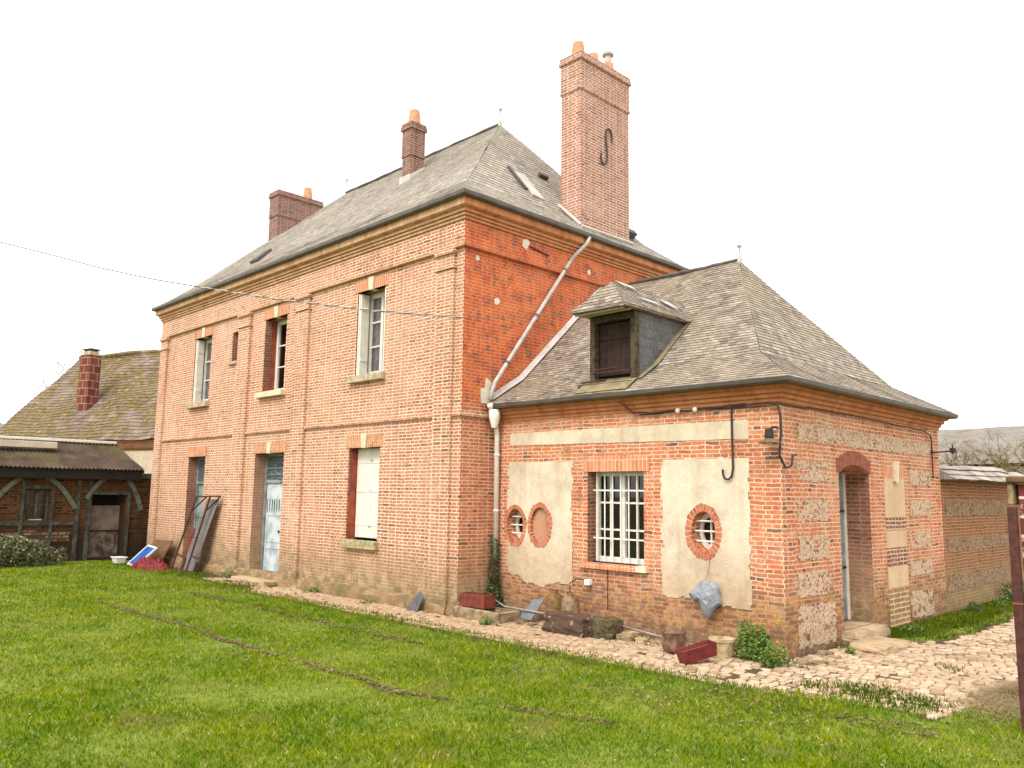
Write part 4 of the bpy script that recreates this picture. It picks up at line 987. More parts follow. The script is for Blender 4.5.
def dslope(y, t): # east slope of the dormer roof
    a = Vector((ex1, y, 4.60)); b = Vector((xm, y, zr_)); return a.lerp(b, t) + Vector((.02, 0, .03))
for (ya, yb_, t0, t1) in ((1.05, 1.55, .25, .4), (.85, 1.3, .75, .92), (1.75, 2.1, .35, .6)):
    m.face([dslope(ya, t1), dslope(ya + .1, t0 + .08), dslope(yb_, t0), dslope(yb_ - .1, t1 - .03)], raw=True)
m.build('zinc_strip', M['zinc_light'], dorm)
m = MB(); 
for y0, y1 in ((dy, 1.293), (1.293, 2.2)):
    m.face([(dx1 + .0, y0, arz(y0) + .02), (dx1 + .1, y0, arz(y0) + .03), (dx1 + .1, y1, arz(y1) + .03), (dx1, y1, arz(y1) + .02)])
m.face([(dx0 - .1, .56, arz(.56) + .03), (dx1 + .05, .56, arz(.56) + .03), (dx1 + .05, dy - .03, arz(dy) + .03), (dx0 - .1, dy - .03, arz(dy) + .03)])
m.build('flashing', simple('ochre_mortar', (.27, .22, .12), .9, .15, 9, .3), dorm)
# small door threshold
m = MB(*ASIDE); m.box((ADOOR[0] - .02, -.42, -.02), (ADOOR[1] + .0, .16, .17)); m.build('threshold', M['step_stone'], annex, bevel=.02)
# ------------------------------------------------------------------ annex fittings as own things
lamp = thing('wall_lamp', 'old enamel shade lamp hanging at the corner of the annex', 'lamp', (5.0, .62, 2.5))
m = MB(); c = (4.99, .60, 2.60); m.lathe(c, [(.03, .12), (.05, .11), (.055, .02), (.05, .0)], 12); m.build('lamp_holder', M['iron'], lamp)
m = MB(); m.lathe(c, [(.05, .0), (.07, -.01), (.13, -.05), (.135, -.058), (.06, -.03)], 18); m.build('lamp_shade', M['lampshade'], lamp, smooth=True)
m = MB(); m.lathe(c, [(.0, -.09), (.025, -.085), (.035, -.055), (.03, -.03)], 10); m.build('bulb', M['porcelain'], lamp, smooth=True)
m = MB(); m.tube([(4.99, .60, 2.71), (5.0, .68, 2.74), (5.02, .765, 2.74)], .014, 6); m.tube([(5.06, .745, 2.62), (5.065, .70, 2.4), (5.1, .78, 2.25), (5.10, .93, 2.28), (5.09, 1.0, 2.42)], .014, 6); m.build('bracket', M['iron'], lamp)
def wiggle(pts, a, n=8):
    out = []
    for p, q in zip(pts[:-1], pts[1:]):
        p, q = Vector(p), Vector(q)
        for k in range(n): v = p.lerp(q, k / n); out.append(tuple(v + Vector((0, 0, a * mn.noise(v * 5)))))
    return out + [tuple(pts[-1])]
m = MB(); y_ = AD1 - .155
m.tube(wiggle([(2.70, y_, 3.20), (2.88, y_ + .1, 3.04), (3.6, y_ + .11, 3.03), (4.43, y_ + .11, 3.045), (4.94, y_ + .11, 3.05), (5.08, .71, 3.03)], .02), .012, 6)
m.tube(wiggle([(2.95, y_ + .12, 3.01), (3.9, y_ + .12, 3.03), (4.43, y_ + .12, 3.02), (4.9, y_ + .11, 3.02)], .02), .008, 6)
m.tube([(4.94, .70, 3.04), (5.06, .70, 3.02), (5.085, .71, 2.9), (5.085, .72, 2.62)], .016, 6)
tag(m.build('cable', M['cable'], None), 'dark tangled cable under the annex eaves, dropping to the corner lamp', 'cable')
m = MB(); m.tube([(4.60, .74, 3.06), (4.43, .74, 3.05), (4.405, .74, 2.98), (4.41, .74, 2.25), (4.39, .735, 2.15), (4.35, .73, 2.11), (4.30, .73, 2.12), (4.27, .73, 2.18), (4.27, .73, 2.24)], .014, 8)
tag(m.build('iron_hook', M['iron'], None), 'long J-shaped iron hook hanging over the right plaster panel', 'hook')
for x in (3.61, 3.88):
    m = MB(); m.lathe((x, .72, 3.03), [(0, -.035), (.025, -.03), (.035, 0), (.025, .03), (0, .035)], 10)
    tag(m.build('insulator', M['porcelain'], None, smooth=True), 'round white porcelain insulator on the cable under the annex eaves, ' + ('left of the pair' if x < 3.7 else 'right of the pair'), 'insulator', 'porcelain insulators')
m = MB(); m.tube(wiggle([(5.08, .73, 3.03), (5.10, 3.1, 3.04), (5.10, 5.5, 3.0), (5.10, 5.83, 2.95), (5.085, 5.92, 2.85), (5.085, 5.90, 2.24)], .015), .011, 6)
tag(m.build('cable', M['cable'], None), 'thin dark cable along the annex side wall above the blue door', 'cable')
br = thing('iron_bracket', 'short iron bracket sticking out at the far end of the annex side', 'bracket', (5.1, 5.9, 2.66))
m = MB(); m.tube([(5.04, 5.9, 2.66), (5.36, 6.0, 2.69)], .014, 6); m.build('arm', M['iron'], br)
m = MB(); m.box((5.34, 5.95, 2.66), (5.42, 6.03, 2.74)); m.tube([(5.38, 5.99, 2.62), (5.38, 5.99, 2.8)], .012, 6); m.build('insulator_head', M['iron'], br, bevel=.01)

# ------------------------------------------------------------------ GARDEN WALL
gw = thing('garden_wall', 'long brick and flint garden wall with sloping stone coping behind the annex', 'wall', (5.0, 9.5, 0))
m = MB((5.053, 0, 0), (0, 1, 0), (1, 0, 0)); wall_sheet(m, AD2 + .001, 13.0, -.05, 2.28, [], w=-.03); m.box((AD2 + .002, -.4, -.05), (13.0, -.031, 2.28))
m.build('wall', M['brick_wall'], gw, merge=False)
G = ((5.023, 0, 0), (0, 1, 0), (1, 0, 0))
for (a, b, c, d) in ((6.6, 10.2, 1.62, 1.92), (6.6, 10.2, 1.0, 1.25), (6.5, 10.0, .35, .62)): ragged_panel(G, a, b, c, d, M['flint_dull'], 'flint_panel', gw)
m = MB()
slate_face(m, (5.27, 6.36, 2.24), (5.27, 10.45, 2.24), (4.93, 10.45, 2.56), (4.93, 6.36, 2.50), .15, t=.025, seg=.3, amp=.02)
slate_face(m, (5.23, 10.46, 2.28), (5.23, 13, 2.28), (4.93, 13, 2.5), (4.93, 10.46, 2.5), .15, t=.025, seg=.3, amp=.02)
m.face([(5.27, 6.36, 2.235), (5.27, 13, 2.235), (4.95, 13, 2.28), (4.95, 6.36, 2.28)]); m.face([(4.93, 6.36, 2.5), (4.93, 13, 2.5), (4.65, 13, 2.25), (4.65, 6.36, 2.25)]); m.face([(5.27, 6.36, 2.235), (4.93, 6.36, 2.5), (4.65, 6.36, 2.25)])
m.build('coping', M['tile_coping'], gw, merge=False)

# ------------------------------------------------------------------ gate pier, rusty post
pier = thing('gate_pier', 'painted red masonry gate pier with peeling white patches at the right edge', 'gate pier', (8.15, -.35, 0))
m = MB(); m.box((7.87, -.56, -.05), (8.35, -.15, 2.03)); m.build('shaft', M['peeling'], pier, bevel=.015)
m = MB(); 
m.box((7.80, -.63, 2.045), (8.4, -.10, 2.10)); m.build('cap', M['brown_board'], pier, bevel=.015)
m = MB(); m.box((7.80, -.60, 1.86), (7.845, -.42, 2.04)); pbk = m.build('corner_block', M['rough_stone'], pier, bevel=.012)
post = thing('iron_post', 'rusty red-brown iron post in front of the gate pier', 'post', (7.83, -.62, 0))
m = MB(); m.box((7.805, -.665, -.05), (7.875, -.612, 1.84)); m.build('shaft', M['rust'], post, bevel=.005)
m = MB(); m.box((7.80, -.668, 1.04), (7.88, -.608, 1.055)); m.build('collar', M['rust_light'], post)

# ------------------------------------------------------------------ SHED (timber framed outbuilding)
SX = -13.4
shed = thing('timber_shed', 'low dark brick and timber-framed shed with mossy corrugated roof', 'shed', (-14.6, -2.2, 0))
SF = ((SX, 0, 0), (0, 1, 0), (1, 0, 0))
SW = (-2.72, -2.16, 1.04, 1.84); SD = (-1.15, -.29, .05, 1.71)
m = MB(*SF); wall_sheet(m, -6.5, 1.2, -.05, 2.3, [SW, SD]); m.box((-6.5, -.2, 2.3), (-.05, -.02, 2.44)); reveal(m, SW, .12); reveal(m, SD, .5)
m.basis((SX, 1.2, 0), (-1, 0, 0), (0, 1, 0)); wall_sheet(m, 0, 2.6, -.05, 2.3, [])
m.basis((SX, -6.5, 0), (-1, 0, 0), (0, -1, 0)); wall_sheet(m, 0, 2.6, -.05, 2.3, [])
m.basis((SX - 2.6, 0, 0), (0, 1, 0), (-1, 0, 0)); wall_sheet(m, -6.5, 1.2, -.05, 2.3, [])
m.build('wall', M['brick_shed'], shed, merge=False)
m = MB(); m.box((SX - .55, -3.1, .2), (SX - .5, -1.7, 2.2)); m.build('dark_backing', M['black'], shed)  # black sheet added behind the window; the interior shade is its colour
def beam(root, pts, wd=.11, th=.04, name='timber_post'):
    m = MB(*SF)
    for (a, b) in zip(pts[:-1], pts[1:]):
        a2, b2 = Vector((a[0], a[1])), Vector((b[0], b[1])); d = (b2 - a2).normalized(); n = Vector((-d.y, d.x)) * wd / 2
        q = [a2 - n, a2 + n, b2 + n, b2 - n]; lo = [(p.x, -.03, p.y) for p in q]; hi = [(p.x, th, p.y) for p in q]
        m.face(hi); [m.face([lo[i], lo[(i + 1) % 4], hi[(i + 1) % 4], hi[i]]) for i in range(4)]
    return m.build(name, M['brace' if name == 'timber_brace' else 'timber'], root, merge=False)
for u in (-3.45, -2.78, -2.10, -1.50, -1.22, -.22): beam(shed, [(u, 0), (u, 2.25)], .10 if u in (-1.5, -1.22) else .07, .04)
def arc(u0, z0, u1, z1, bul, n=7):
    out = []
    for k in range(n + 1):
        t = k / n; out.append((u0 + (u1 - u0) * t, z0 + (z1 - z0) * t + bul * math.sin(t * PI)))
    return out
beam(shed, arc(-2.85, 2.12, -3.5, 1.35, .10), .11, .05, 'timber_brace'); beam(shed, arc(-2.3, 2.15, -1.55, 1.35, .14), .11, .05, 'timber_brace')
beam(shed, arc(-.85, 2.15, -1.3, 1.6, .08), .10, .05, 'timber_brace'); beam(shed, arc(-.3, 2.12, .12, 1.30, .12), .12, .05, 'timber_brace')
for (a, b, z) in ((-6.5, -1.56, .98), (-2.78, -2.10, 1.89), (-1.22, -.22, 1.76)): beam(shed, [(a, z), (b, z)], .09, .035, 'timber_rail')
m = MB(*SF); m.box((-6.4, -.05, 2.16), (1.2, .06, 2.28)); m.build('wall_plate', M['timber'], shed)
# whitewashed brick patch
s = NT('shed_white'); b = s.n('TexBrick', {'Vector': s.uv(), 'Color1': (.05, .025, .012), 'Color2': (.32, .21, .13), 'Mortar': (.06, .035, .02), 'Scale': 1.0, 'Brick Width': .2, 'Row Height': .085, 'Mortar Size': .018}); M['shed_white'] = s.done(b.outputs[0], .9)
panel(SF, [(-3.1, .52), (-1.65, .50), (-1.65, .78), (-3.2, .80)], M['shed_white'], .008, 6, .03, 'whitewashed_bricks', shed)
o = casement(shed, SF, SW, .10, 1, 2, M['timber'], fw=.05, mull=.03)
m = MB(*SF); m.box((-2.58, -.1, 1.06), (-2.3, -.06, 1.085)); m.build('ledge', M['plank'], o)
m = MB(*SF); m.box((SD[0], -.62, -.05), (SD[1], -.60, 1.9)); m.build('dark_backing', M['black'], shed)  # black sheet closing the doorway; the dark inside is painted by it
m = MB(*SF); m.box((SD[0], -.44, .75), (SD[1], -.41, 1.42)); m.build('door', simple('door_pale', (.30, .22, .19), .9, .2, 4), shed)
m = MB(*SF); m.box((SD[0], -.42, 0.0), (SD[1], -.39, .74)); m.build('lower_door', simple('door_low', (.09, .06, .045), .9, .3, 5, col2=(.28, .22, .17)), shed)
m = MB(*SF); m.box((SD[0], -.40, .735), (SD[1], -.36, .765)); m.build('door_rail', M['wood_dark'], shed)
# corrugated roof
def corr(mb, y0, y1, xa, za, xb, zb, wl=.10, amp=.017, nx=6, skew=0.0):
    n = int((y1 - y0) / wl * 6)
    def pt(k, j):
        y = y0 + (y1 - y0) * k / n; t = j / nx; x = xa + (xb - xa) * t; z = za + (zb - za) * t
        z += amp * math.sin(2 * PI * y / wl) + .03 * mn.noise(Vector((x, y, 0)) * .9)
        return (x, y + skew * t, z)
    for k in range(n):
        for j in range(nx): mb.face([pt(k, j), pt(k + 1, j), pt(k + 1, j + 1), pt(k, j + 1)])
m = MB(); corr(m, -6.6, .02, -13.08, 2.38, -14.65, 3.12, skew=-.25); corr(m, -6.6, .02, -16.2, 2.38, -14.65, 3.12, skew=-.25)
m.build('roof', M['corrugated'], shed, merge=False, smooth=True)
m = MB(); 
m.box((-13.22, -6.6, 2.12), (-13.14, -.02, 2.37)); m.build('fascia', simple('fascia_shade', (.015, .012, .008), .9, .2, 10), shed)  # near-black board: shadow edge under the eave is put into its colour
m = MB(); m.box((-14.75, -6.8, 3.13), (-14.55, -.25, 3.20)); m.build('ridge_flashing', M['white_paint'], shed, bevel=.01)
m = MB(); m.face([(-13.10, .02, 2.36), (-14.65, -.22, 3.12), (-14.65, .02, 2.4)]); m.face([(-13.1, .03, 2.30), (-13.1, .03, 2.38), (-14.65, .03, 2.42), (-14.65, .03, 2.30)]); m.build('gable_board', simple('mossy_verge', (.13, .15, .03), .95, .2, 14, .5, col2=(.06, .05, .02)), shed)
m = MB(); m.basis((-14.12, -4.2, 2.90), (0, 1, 0), (1, 0, 0)); m.box((0, 0, 0), (2.25, .22, .17)); o = m.build('board', M['plank'], None, bevel=.01); tag(o, 'thick cream board lying on the shed roof near its ridge', 'board')

# ------------------------------------------------------------------ BARN behind
bd = Vector((-.948, -.319, 0)); bn = Vector((.319, -.948, 0))
P0 = Vector((-14.5, 3.5, 0))
barn = thing('brick_barn', 'long old barn with steep mossy tile roof behind the shed', 'barn', tuple(P0 + bd * 6 - bn * 4))
def bp(t, k, z): p = P0 + bd * t - bn * k; return (p.x, p.y, z)
t1 = 13.4; t0 = -.9; zr = 7.5; ze = 3.55
m = MB(); m.face([bp(t0, .3, 0), bp(t1, .3, 0), bp(t1, .3, 3.6), bp(t0, .3, 3.6)]); m.face([bp(t0, 7.7, 0), bp(t1, 7.7, 0), bp(t1, 7.7, 3.6), bp(t0, 7.7, 3.6)])
for t in (t0, t1): m.face([bp(t, .3, 0), bp(t, 7.7, 0), bp(t, 7.7, 3.5), bp(t, 4, 7.3), bp(t, .3, 3.5)])
m.build('wall', M['plaster_gap'], barn, merge=False)
m = MB(); m.face([bp(t0, .28, 3.2), bp(t1, .28, 3.2), bp(t1, .18, 3.3), bp(t0, .18, 3.3)]); m.face([bp(t0, .18, 3.3), bp(t1, .18, 3.3), bp(t1, .08, 3.55), bp(t0, .08, 3.55)]); m.build('cornice', M['brick_wall'], barn, merge=False)
m = MB()
slate_face(m, bp(t1 + .3, 0, ze), bp(t0, 0, ze), bp(t0, 4, zr + .05), bp(t1 + .5, 4, zr), .19, t=.016, seg=.5, amp=.05)
slate_face(m, bp(t0, 8, ze), bp(t1 + .3, 8, ze), bp(t1 + .5, 4, zr), bp(t0, 4, zr + .05), .24, t=.03, seg=.8, amp=.05)
br_ = m.build('roof', M['tile_barn'], barn, merge=False)
m = MB(); q = [Vector(bp(t0 + (t1 - t0 + .5) * k / 20, 4, zr + .05 + .03 * math.sin(k * 1.3))) for k in range(21)]; m.tube([tuple(p) for p in q], .11, 8); m.build('ridge_cap', M['tile_barn'], br_)
# barn chimney of big blocks, at about (-24.1, 1.8)
cpt = Vector((-24.15, 1.80, 0)); m = MB(tuple(cpt), tuple(-bd), tuple(bn))
m.box((-.27, -.25, 4.6), (.29, .25, 7.0)); ch = m.build('chimney', M['block_chimney'], barn)
m = MB(tuple(cpt), tuple(-bd), tuple(bn)); m.box((-.22, -.20, 7.0), (.24, .20, 7.16)); m.build('chimney_collar', M['stone'], ch, bevel=.03)
m = MB(tuple(cpt), tuple(-bd), tuple(bn)); m.box((-.25, -.22, 7.22), (.27, .22, 7.26)); m.box((-.2, -.16, 7.15), (.2, .16, 7.225)); m.build('chimney_lid', M['slate_piece'], ch)
m = MB(); p = Vector(bp(5.0, 1.9, 5.5)); k1 = bd * .25; k2 = (-bn * .15 + Vector((0, 0, .15))); up_ = Vector((0, 0, .06)) + bn * .05
slab(m, [p - k1, p + k1, p + k1 + k2, p - k1 + k2], 0, 1, up_); m.build('roof_light', M['white_plastic'], br_)
m = MB(); m.face([bp(t0 + .0, -.35, 3.38), bp(2.6, -.35, 3.38), bp(2.4, .5, 4.05), bp(t0, .5, 4.05)]); m.face([bp(t0, -.35, 3.37), bp(2.6, -.35, 3.37), bp(2.6, .3, 3.40), bp(t0, .3, 3.4)]); m.build('eave_board', M['slate_main'], barn)

# far left house
fh = thing('far_house', 'distant pale roofed house at the far left edge with a brick chimney', 'house', (-62, 4, 0))
m = MB(); m.box((-70, -1, 0), (-57, 8, 5.6)); m.build('wall', M['far_render'], fh)
m = MB(); A = [(-70.3, -1.4, 5.5), (-56.7, -1.4, 5.5), (-56.7, 8.4, 5.5), (-70.3, 8.4, 5.5)]
for f in ([A[0], A[1], (-56.7, 3.5, 7.4), (-70.3, 3.5, 7.4)], [A[2], A[3], (-70.3, 3.5, 7.4), (-56.7, 3.5, 7.4)], [A[1], A[2], (-56.7, 3.5, 7.4)], [A[0], A[3], (-70.3, 3.5, 7.4)]): m.face(f)
rf = m.build('roof', simple('far_roof', (.40, .42, .46), .8, .1, 1), fh)
m = MB(); m.box((-58.6, 3.0, 7.0), (-57.4, 3.9, 8.0)); m.box((-58.7, 2.9, 8.0), (-57.3, 4.0, 8.15)); m.lathe((-58, 3.45, 8.15), [(.15, 0), (.12, .4), (0, .4)], 8); m.build('chimney', M['brick_chimney'], rf)

# far right barn
fb = thing('far_barn', 'long barn with weathered fibre sheet roof beyond the garden wall', 'barn', (0, 33, 0))
m = MB(); m.box((-18, 30.5, 0), (22, 38, 3.35)); m.build('wall', M['white_crumble'], fb)
m = MB(); slate_face(m, (-18.4, 30, 3.42), (22.4, 30, 3.42), (22.4, 34.2, 5.28), (-18.4, 34.2, 5.28), .9, t=.004, seg=1.2, amp=.05); slate_face(m, (22.4, 38.4, 3.28), (-18.4, 38.4, 3.28), (-18.4, 34.2, 5.28), (22.4, 34.2, 5.28), .9, t=.03, seg=2, amp=.05)
for x in (-18.3, 22.3): m.face([(x, 30.4, 3.25), (x, 38, 3.25), (x, 34.2, 5.2)])
m.build('roof', M['fibre_roof'], fb, merge=False)

# ------------------------------------------------------------------ trees (bare)
def bare_tree(name, label, base, h, spread, seed, mt, mtw, depth=6, r0=.12):
    rnd = random.Random(seed); root = thing(name, label, 'tree', base)
    trunk = MB(); tw = MB(); cnt = [0]
    def grow(p, d, ln, r, lv):
        pts = [p]; q = p; dd = d
        for k in range(3):
            dd = (dd + Vector((rnd.uniform(-1, 1), rnd.uniform(-1, 1), rnd.uniform(-.3, .5))) * .22).normalized(); q = q + dd * ln / 3; pts.append(q)
        mb = trunk if lv < 3 else tw
        mb.tube([tuple(x) for x in pts], [r, r * .88, r * .76, r * .62], 6 if lv < 2 else (4 if lv < 4 else 3), caps=False)
        if lv >= depth: return
        for i in range(rnd.choice((2, 3, 3)) if lv else 4):
            nd = (dd + Vector((rnd.uniform(-1, 1), rnd.uniform(-1, 1), rnd.uniform(-.55, .6))) * spread).normalized()
            st = pts[rnd.choice((2, 3, 3))]; grow(st, nd, ln * rnd.uniform(.62, .85), r * .58, lv + 1)
    grow(Vector(base), Vector((0, 0, 1)), h * .32, r0, 0)
    trunk.build('trunk', mt, root, merge=False); tw.build('crown', mtw, root, merge=False); return root
bare_tree('bare_tree', 'low bare fruit tree with twiggy crown in front of the far barn', (2.2, 20, 0), 4.9, 1.15, 5, M['bark'], M['twig_haze'], 8, .20)
bare_tree('bare_tree', 'faint bare treetop showing above the mossy barn roof', (-60, 15, 0), 14.2, .7, 9, M['twig_far'], M['twig_far'], 6, .2)

# ------------------------------------------------------------------ leaf clusters
def leaf_cloud(mb, pts, size, rnd, up=.3):
    for p in pts:
        s = size * rnd.uniform(.6, 1.3); a = Vector((rnd.uniform(-1, 1), rnd.uniform(-1, 1), rnd.uniform(-.6, .8))).normalized(); b = a.cross(Vector((rnd.uniform(-1, 1), rnd.uniform(-1, 1), rnd.uniform(-1, 1)))).normalized()
        p = Vector(p); mb.face([p - a * s, p + b * s * .5, p + a * s, p - b * s * .5], raw=True, uv=[(0, 0)] * 4)
def plant(name, label, cat, base, blobs, n, size, mat, stem_mat, seed, flowers=0):
    rnd = random.Random(seed); root = thing(name, label, cat, base); mb = MB(); pts = []
    tot = sum(b[3] * b[4] * b[5] for b in blobs)
    for (x, y, z, rx, ry, rz) in blobs:
        for k in range(int(n * rx * ry * rz / tot)):
            v = Vector((rnd.gauss(0, 1), rnd.gauss(0, 1), rnd.gauss(0, 1))).normalized() * rnd.uniform(.45, 1.05) ** .7
            q = Vector((x + v.x * rx, y + v.y * ry, z + v.z * rz)); q += mn.noise_vector(q * 4) * .06
            if q.z > .01: pts.append(q)
    leaf_cloud(mb, pts, size, rnd); mb.build('foliage', mat, root, merge=False)
    st = MB()
    for k in range(9):
        q = pts[rnd.randrange(len(pts))]; b = Vector(base); mid = b.lerp(q, .5) + Vector((rnd.uniform(-.04, .04), rnd.uniform(-.04, .04), .03)); st.tube([tuple(b + Vector((rnd.uniform(-.06, .06), rnd.uniform(-.06, .06), -.02))), tuple(mid), tuple(q)], [.008, .006, .003], 5)
    st.build('stem', stem_mat, root)
    if flowers:
        for _ in range(flowers):
            p = pts[rnd.randrange(len(pts))] + Vector((0, -.02, .03)); fm = MB()
            for k in range(5):
                a = k * 2 * PI / 5; d = Vector((math.cos(a), math.sin(a), .25)) * .018; e = Vector((-math.sin(a), math.cos(a), 0)) * .009; fm.face([p, p + d * .6 + e, p + d, p + d * .6 - e], raw=True, uv=[(0, 0)] * 4)
            fm.build('flower', M['petal'], root, merge=True)
    return root
plant('rounded_bush', 'wide silvery green bush on the grass in front of the shed', 'bush', (-12.5, -3.1, 0), [(-12.5, -3.7, .33, .55, .75, .42), (-12.45, -2.9, .30, .5, .65, .38), (-12.5, -3.3, .45, .5, .7, .33), (-12.4, -2.25, .2, .3, .35, .26)], 9000, .035, M['leaf_bush'], M['bark'], 3)
plant('leafy_shrub', 'bright green shrub beside the cream pot at the annex corner', 'shrub', (4.78, .45, 0), [(4.80, .42, .18, .24, .2, .18), (4.76, .42, .30, .16, .14, .13), (4.92, .36, .14, .19, .16, .13)], 1900, .023, M['leaf_shrub'], M['bark'], 4, 14)
plant('flowering_plant', 'small yellow-flowered plant at the foot of the annex corner', 'plant', (5.08, .38, 0), [(5.20, .26, .15, .13, .12, .13), (5.12, .26, .07, .13, .12, .07)], 520, .018, M['leaf_shrub'], M['bark'], 6, 40)
# ivy on the downpipe
rnd = random.Random(8); pts = []
for k in range(1300):
    z = rnd.uniform(.0, 1.12) ** 1.5 * 1.0; rr = .045 + .22 * max(0, (.5 - z)) + (.05 if z < .7 else .025) * rnd.random(); a = rnd.uniform(0, 2 * PI); pts.append(Vector((.15 + rr * math.cos(a) * 1.1, .64 + min(.1, rr * math.sin(a)), z)))
ivy = thing('ivy', 'dark green ivy climbing the foot of the white downpipe', 'ivy', (.15, .62, 0))
m = MB(); leaf_cloud(m, pts, .024, rnd); m.build('foliage', M['leaf_ivy'], ivy, merge=False)
m = MB(); m.tube([(.2, .62, 0), (.21, .66, .4), (.18, .66, .8), (.19, .68, 1.1)], [.012, .01, .007, .004], 6); m.build('stem', M['bark'], ivy)
def weed(x, y, r, h, n, label, seed, mat='leaf_shrub', fl=0): return plant('weed', label, 'weed', (x, y, 0), [(x, y, h * .5, r, r, h * .5)], n, .02, M[mat], M['bark'], seed, fl)
weed(.98, -.28, .10, .16, 160, 'small green weed at the right end of the stone trough', 21)
weed(5.35, 9.3, .28, .42, 800, 'dark leafy clump at the far end of the garden wall', 22, 'leaf_ivy', 12)
weed(5.35, 8.1, .2, .2, 300, 'low weed against the middle of the garden wall', 23, 'leaf_shrub', 8)
weed(5.30, 6.9, .14, .22, 200, 'small weed by the garden wall next to the annex end', 24, 'leaf_ivy')
weed(5.35, 3.9, .16, .14, 260, 'green weed at the wall foot beneath the plaster niche', 25, 'leaf_shrub', 3)
weed(-7.2, -.28, .16, .14, 220, 'pale green weed on the dirt between the two house doors', 26)
weed(-3.9, -.22, .14, .10, 140, 'tiny weed at the house wall right of the blue door', 27)
weed(5.38, 1.65, .10, .10, 120, 'small tuft beside the stone step of the annex door', 28)

# ------------------------------------------------------------------ small objects
# rack leaning at left door
rack = thing('metal_rack', 'rusty tubular metal rack leaning on the house wall by the left door', 'rack', (-8.9, -.35, 0))
def V(*a): return Vector(a)
b0, b1 = V(-9.62, -.50, .02), V(-8.80, -.50, .02); t0_, t1_ = V(-9.17, -.20, 1.72), V(-8.44, -.20, 1.74)
off = V(.36, .16, .0)
def rod(mb, a, b, r=.018): mb.tube([tuple(a), tuple(b)], r, 6)
m = MB(); rod(m, b0, t0_, .024); rod(m, b1, t1_, .024); m.build('rail', M['rust'], rack)
m = MB(); rod(m, b0, b1); rod(m, t0_, t1_); rod(m, b0.lerp(t0_, .45), b1.lerp(t1_, .45), .008); rod(m, b0.lerp(t0_, .72), b1.lerp(t1_, .72), .008); m.build('crossbar', M['rust'], rack)
for b_, t_ in ((b0, t0_), (b1, t1_)):
    m = MB(); rod(m, b_, b_ + off * .8); p = b_.lerp(t_, .22); rod(m, b_ + off * .8, b_ + off * .8 + V(.08, .04, .28)); rod(m, b_ + off * .8 + V(.08, .04, .28), p)
    m.build('brace', M['rust'], rack)
    m = MB(); p = b_.lerp(t_, .80); rod(m, t_, t_ + off * .75); rod(m, t_ + off * .75, p); m.build('brace', M['rust'], rack)
m = MB(); rod(m, b0 + off * .8, b1 + off * .8); m.build('crossbar', M['rust'], rack)
def leaning(name, label, cat, q, th, mat):
    """board given by 4 corner points"""
    q = [Vector(p) for p in q]; n = (q[1] - q[0]).cross(q[3] - q[0]).normalized(); m = MB(); slab(m, q, 0, th, n); return tag(m.build(name, mat, None, bevel=.004), label, cat)
m = MB(); q = [V(-9.42, -.34, .03), V(-8.80, -.34, .03), V(-8.20, -.10, 1.66), V(-8.82, -.10, 1.66)]
n_ = (q[1] - q[0]).cross(q[3] - q[0]).normalized(); N = 26
for k in range(N):
    a0 = q[0].lerp(q[1], k / N); a1 = q[0].lerp(q[1], (k + 1) / N); c0 = q[3].lerp(q[2], k / N); c1 = q[3].lerp(q[2], (k + 1) / N)
    h = lambda i: n_ * (.012 if (i // 3) % 2 else 0)
    m.face([a0 + h(k), a1 + h(k + 1), c1 + h(k + 1), c0 + h(k)], raw=True); m.face([a0 + h(k) - n_ * .006, a1 + h(k + 1) - n_ * .006, c1 + h(k + 1) - n_ * .006, c0 + h(k) - n_ * .006], raw=True)
tag(m.build('metal_sheet', M['grey_panel'], None), 'grey ribbed metal sheet leaning on the wall behind the rusty rack', 'sheet')
leaning('wooden_board', 'reddish brown board propped in the left doorway behind the rack', 'board', [(-9.95, -.13, .02), (-9.55, -.13, .02), (-9.60, .0, .95), (-9.85, .0, .95)], .02, simple('redboard', (.20, .04, .025), .8, .2, 6))
leaning('wooden_board', 'dark brown board leaning on the house wall behind the blue panel', 'board', [(-11.72, -.46, .02), (-10.55, -.40, .02), (-10.50, -.12, .62), (-11.60, -.12, .60)], .03, M['brown_board'])
bp_ = thing('blue_panel', 'bright blue panel in a white frame leaning beside the red netting', 'panel', (-11.2, -.9, 0))
q = [V(-11.50, -.80, .03), V(-10.95, -.80, .02), V(-10.42, -.55, .47), V(-10.95, -.55, .50)]
n_ = (q[1] - q[0]).cross(q[3] - q[0]).normalized(); m = MB(); slab(m, [q[0].lerp(q[2], .06), q[1].lerp(q[3], .06), q[2].lerp(q[0], .06), q[3].lerp(q[1], .06)], .004, .016, n_); m.build('sheet', M['blue_sheet'], bp_)
m = MB()
for i in range(4): rod(m, q[i], q[(i + 1) % 4], .026)
m.build('frame', M['white_plastic'], bp_)
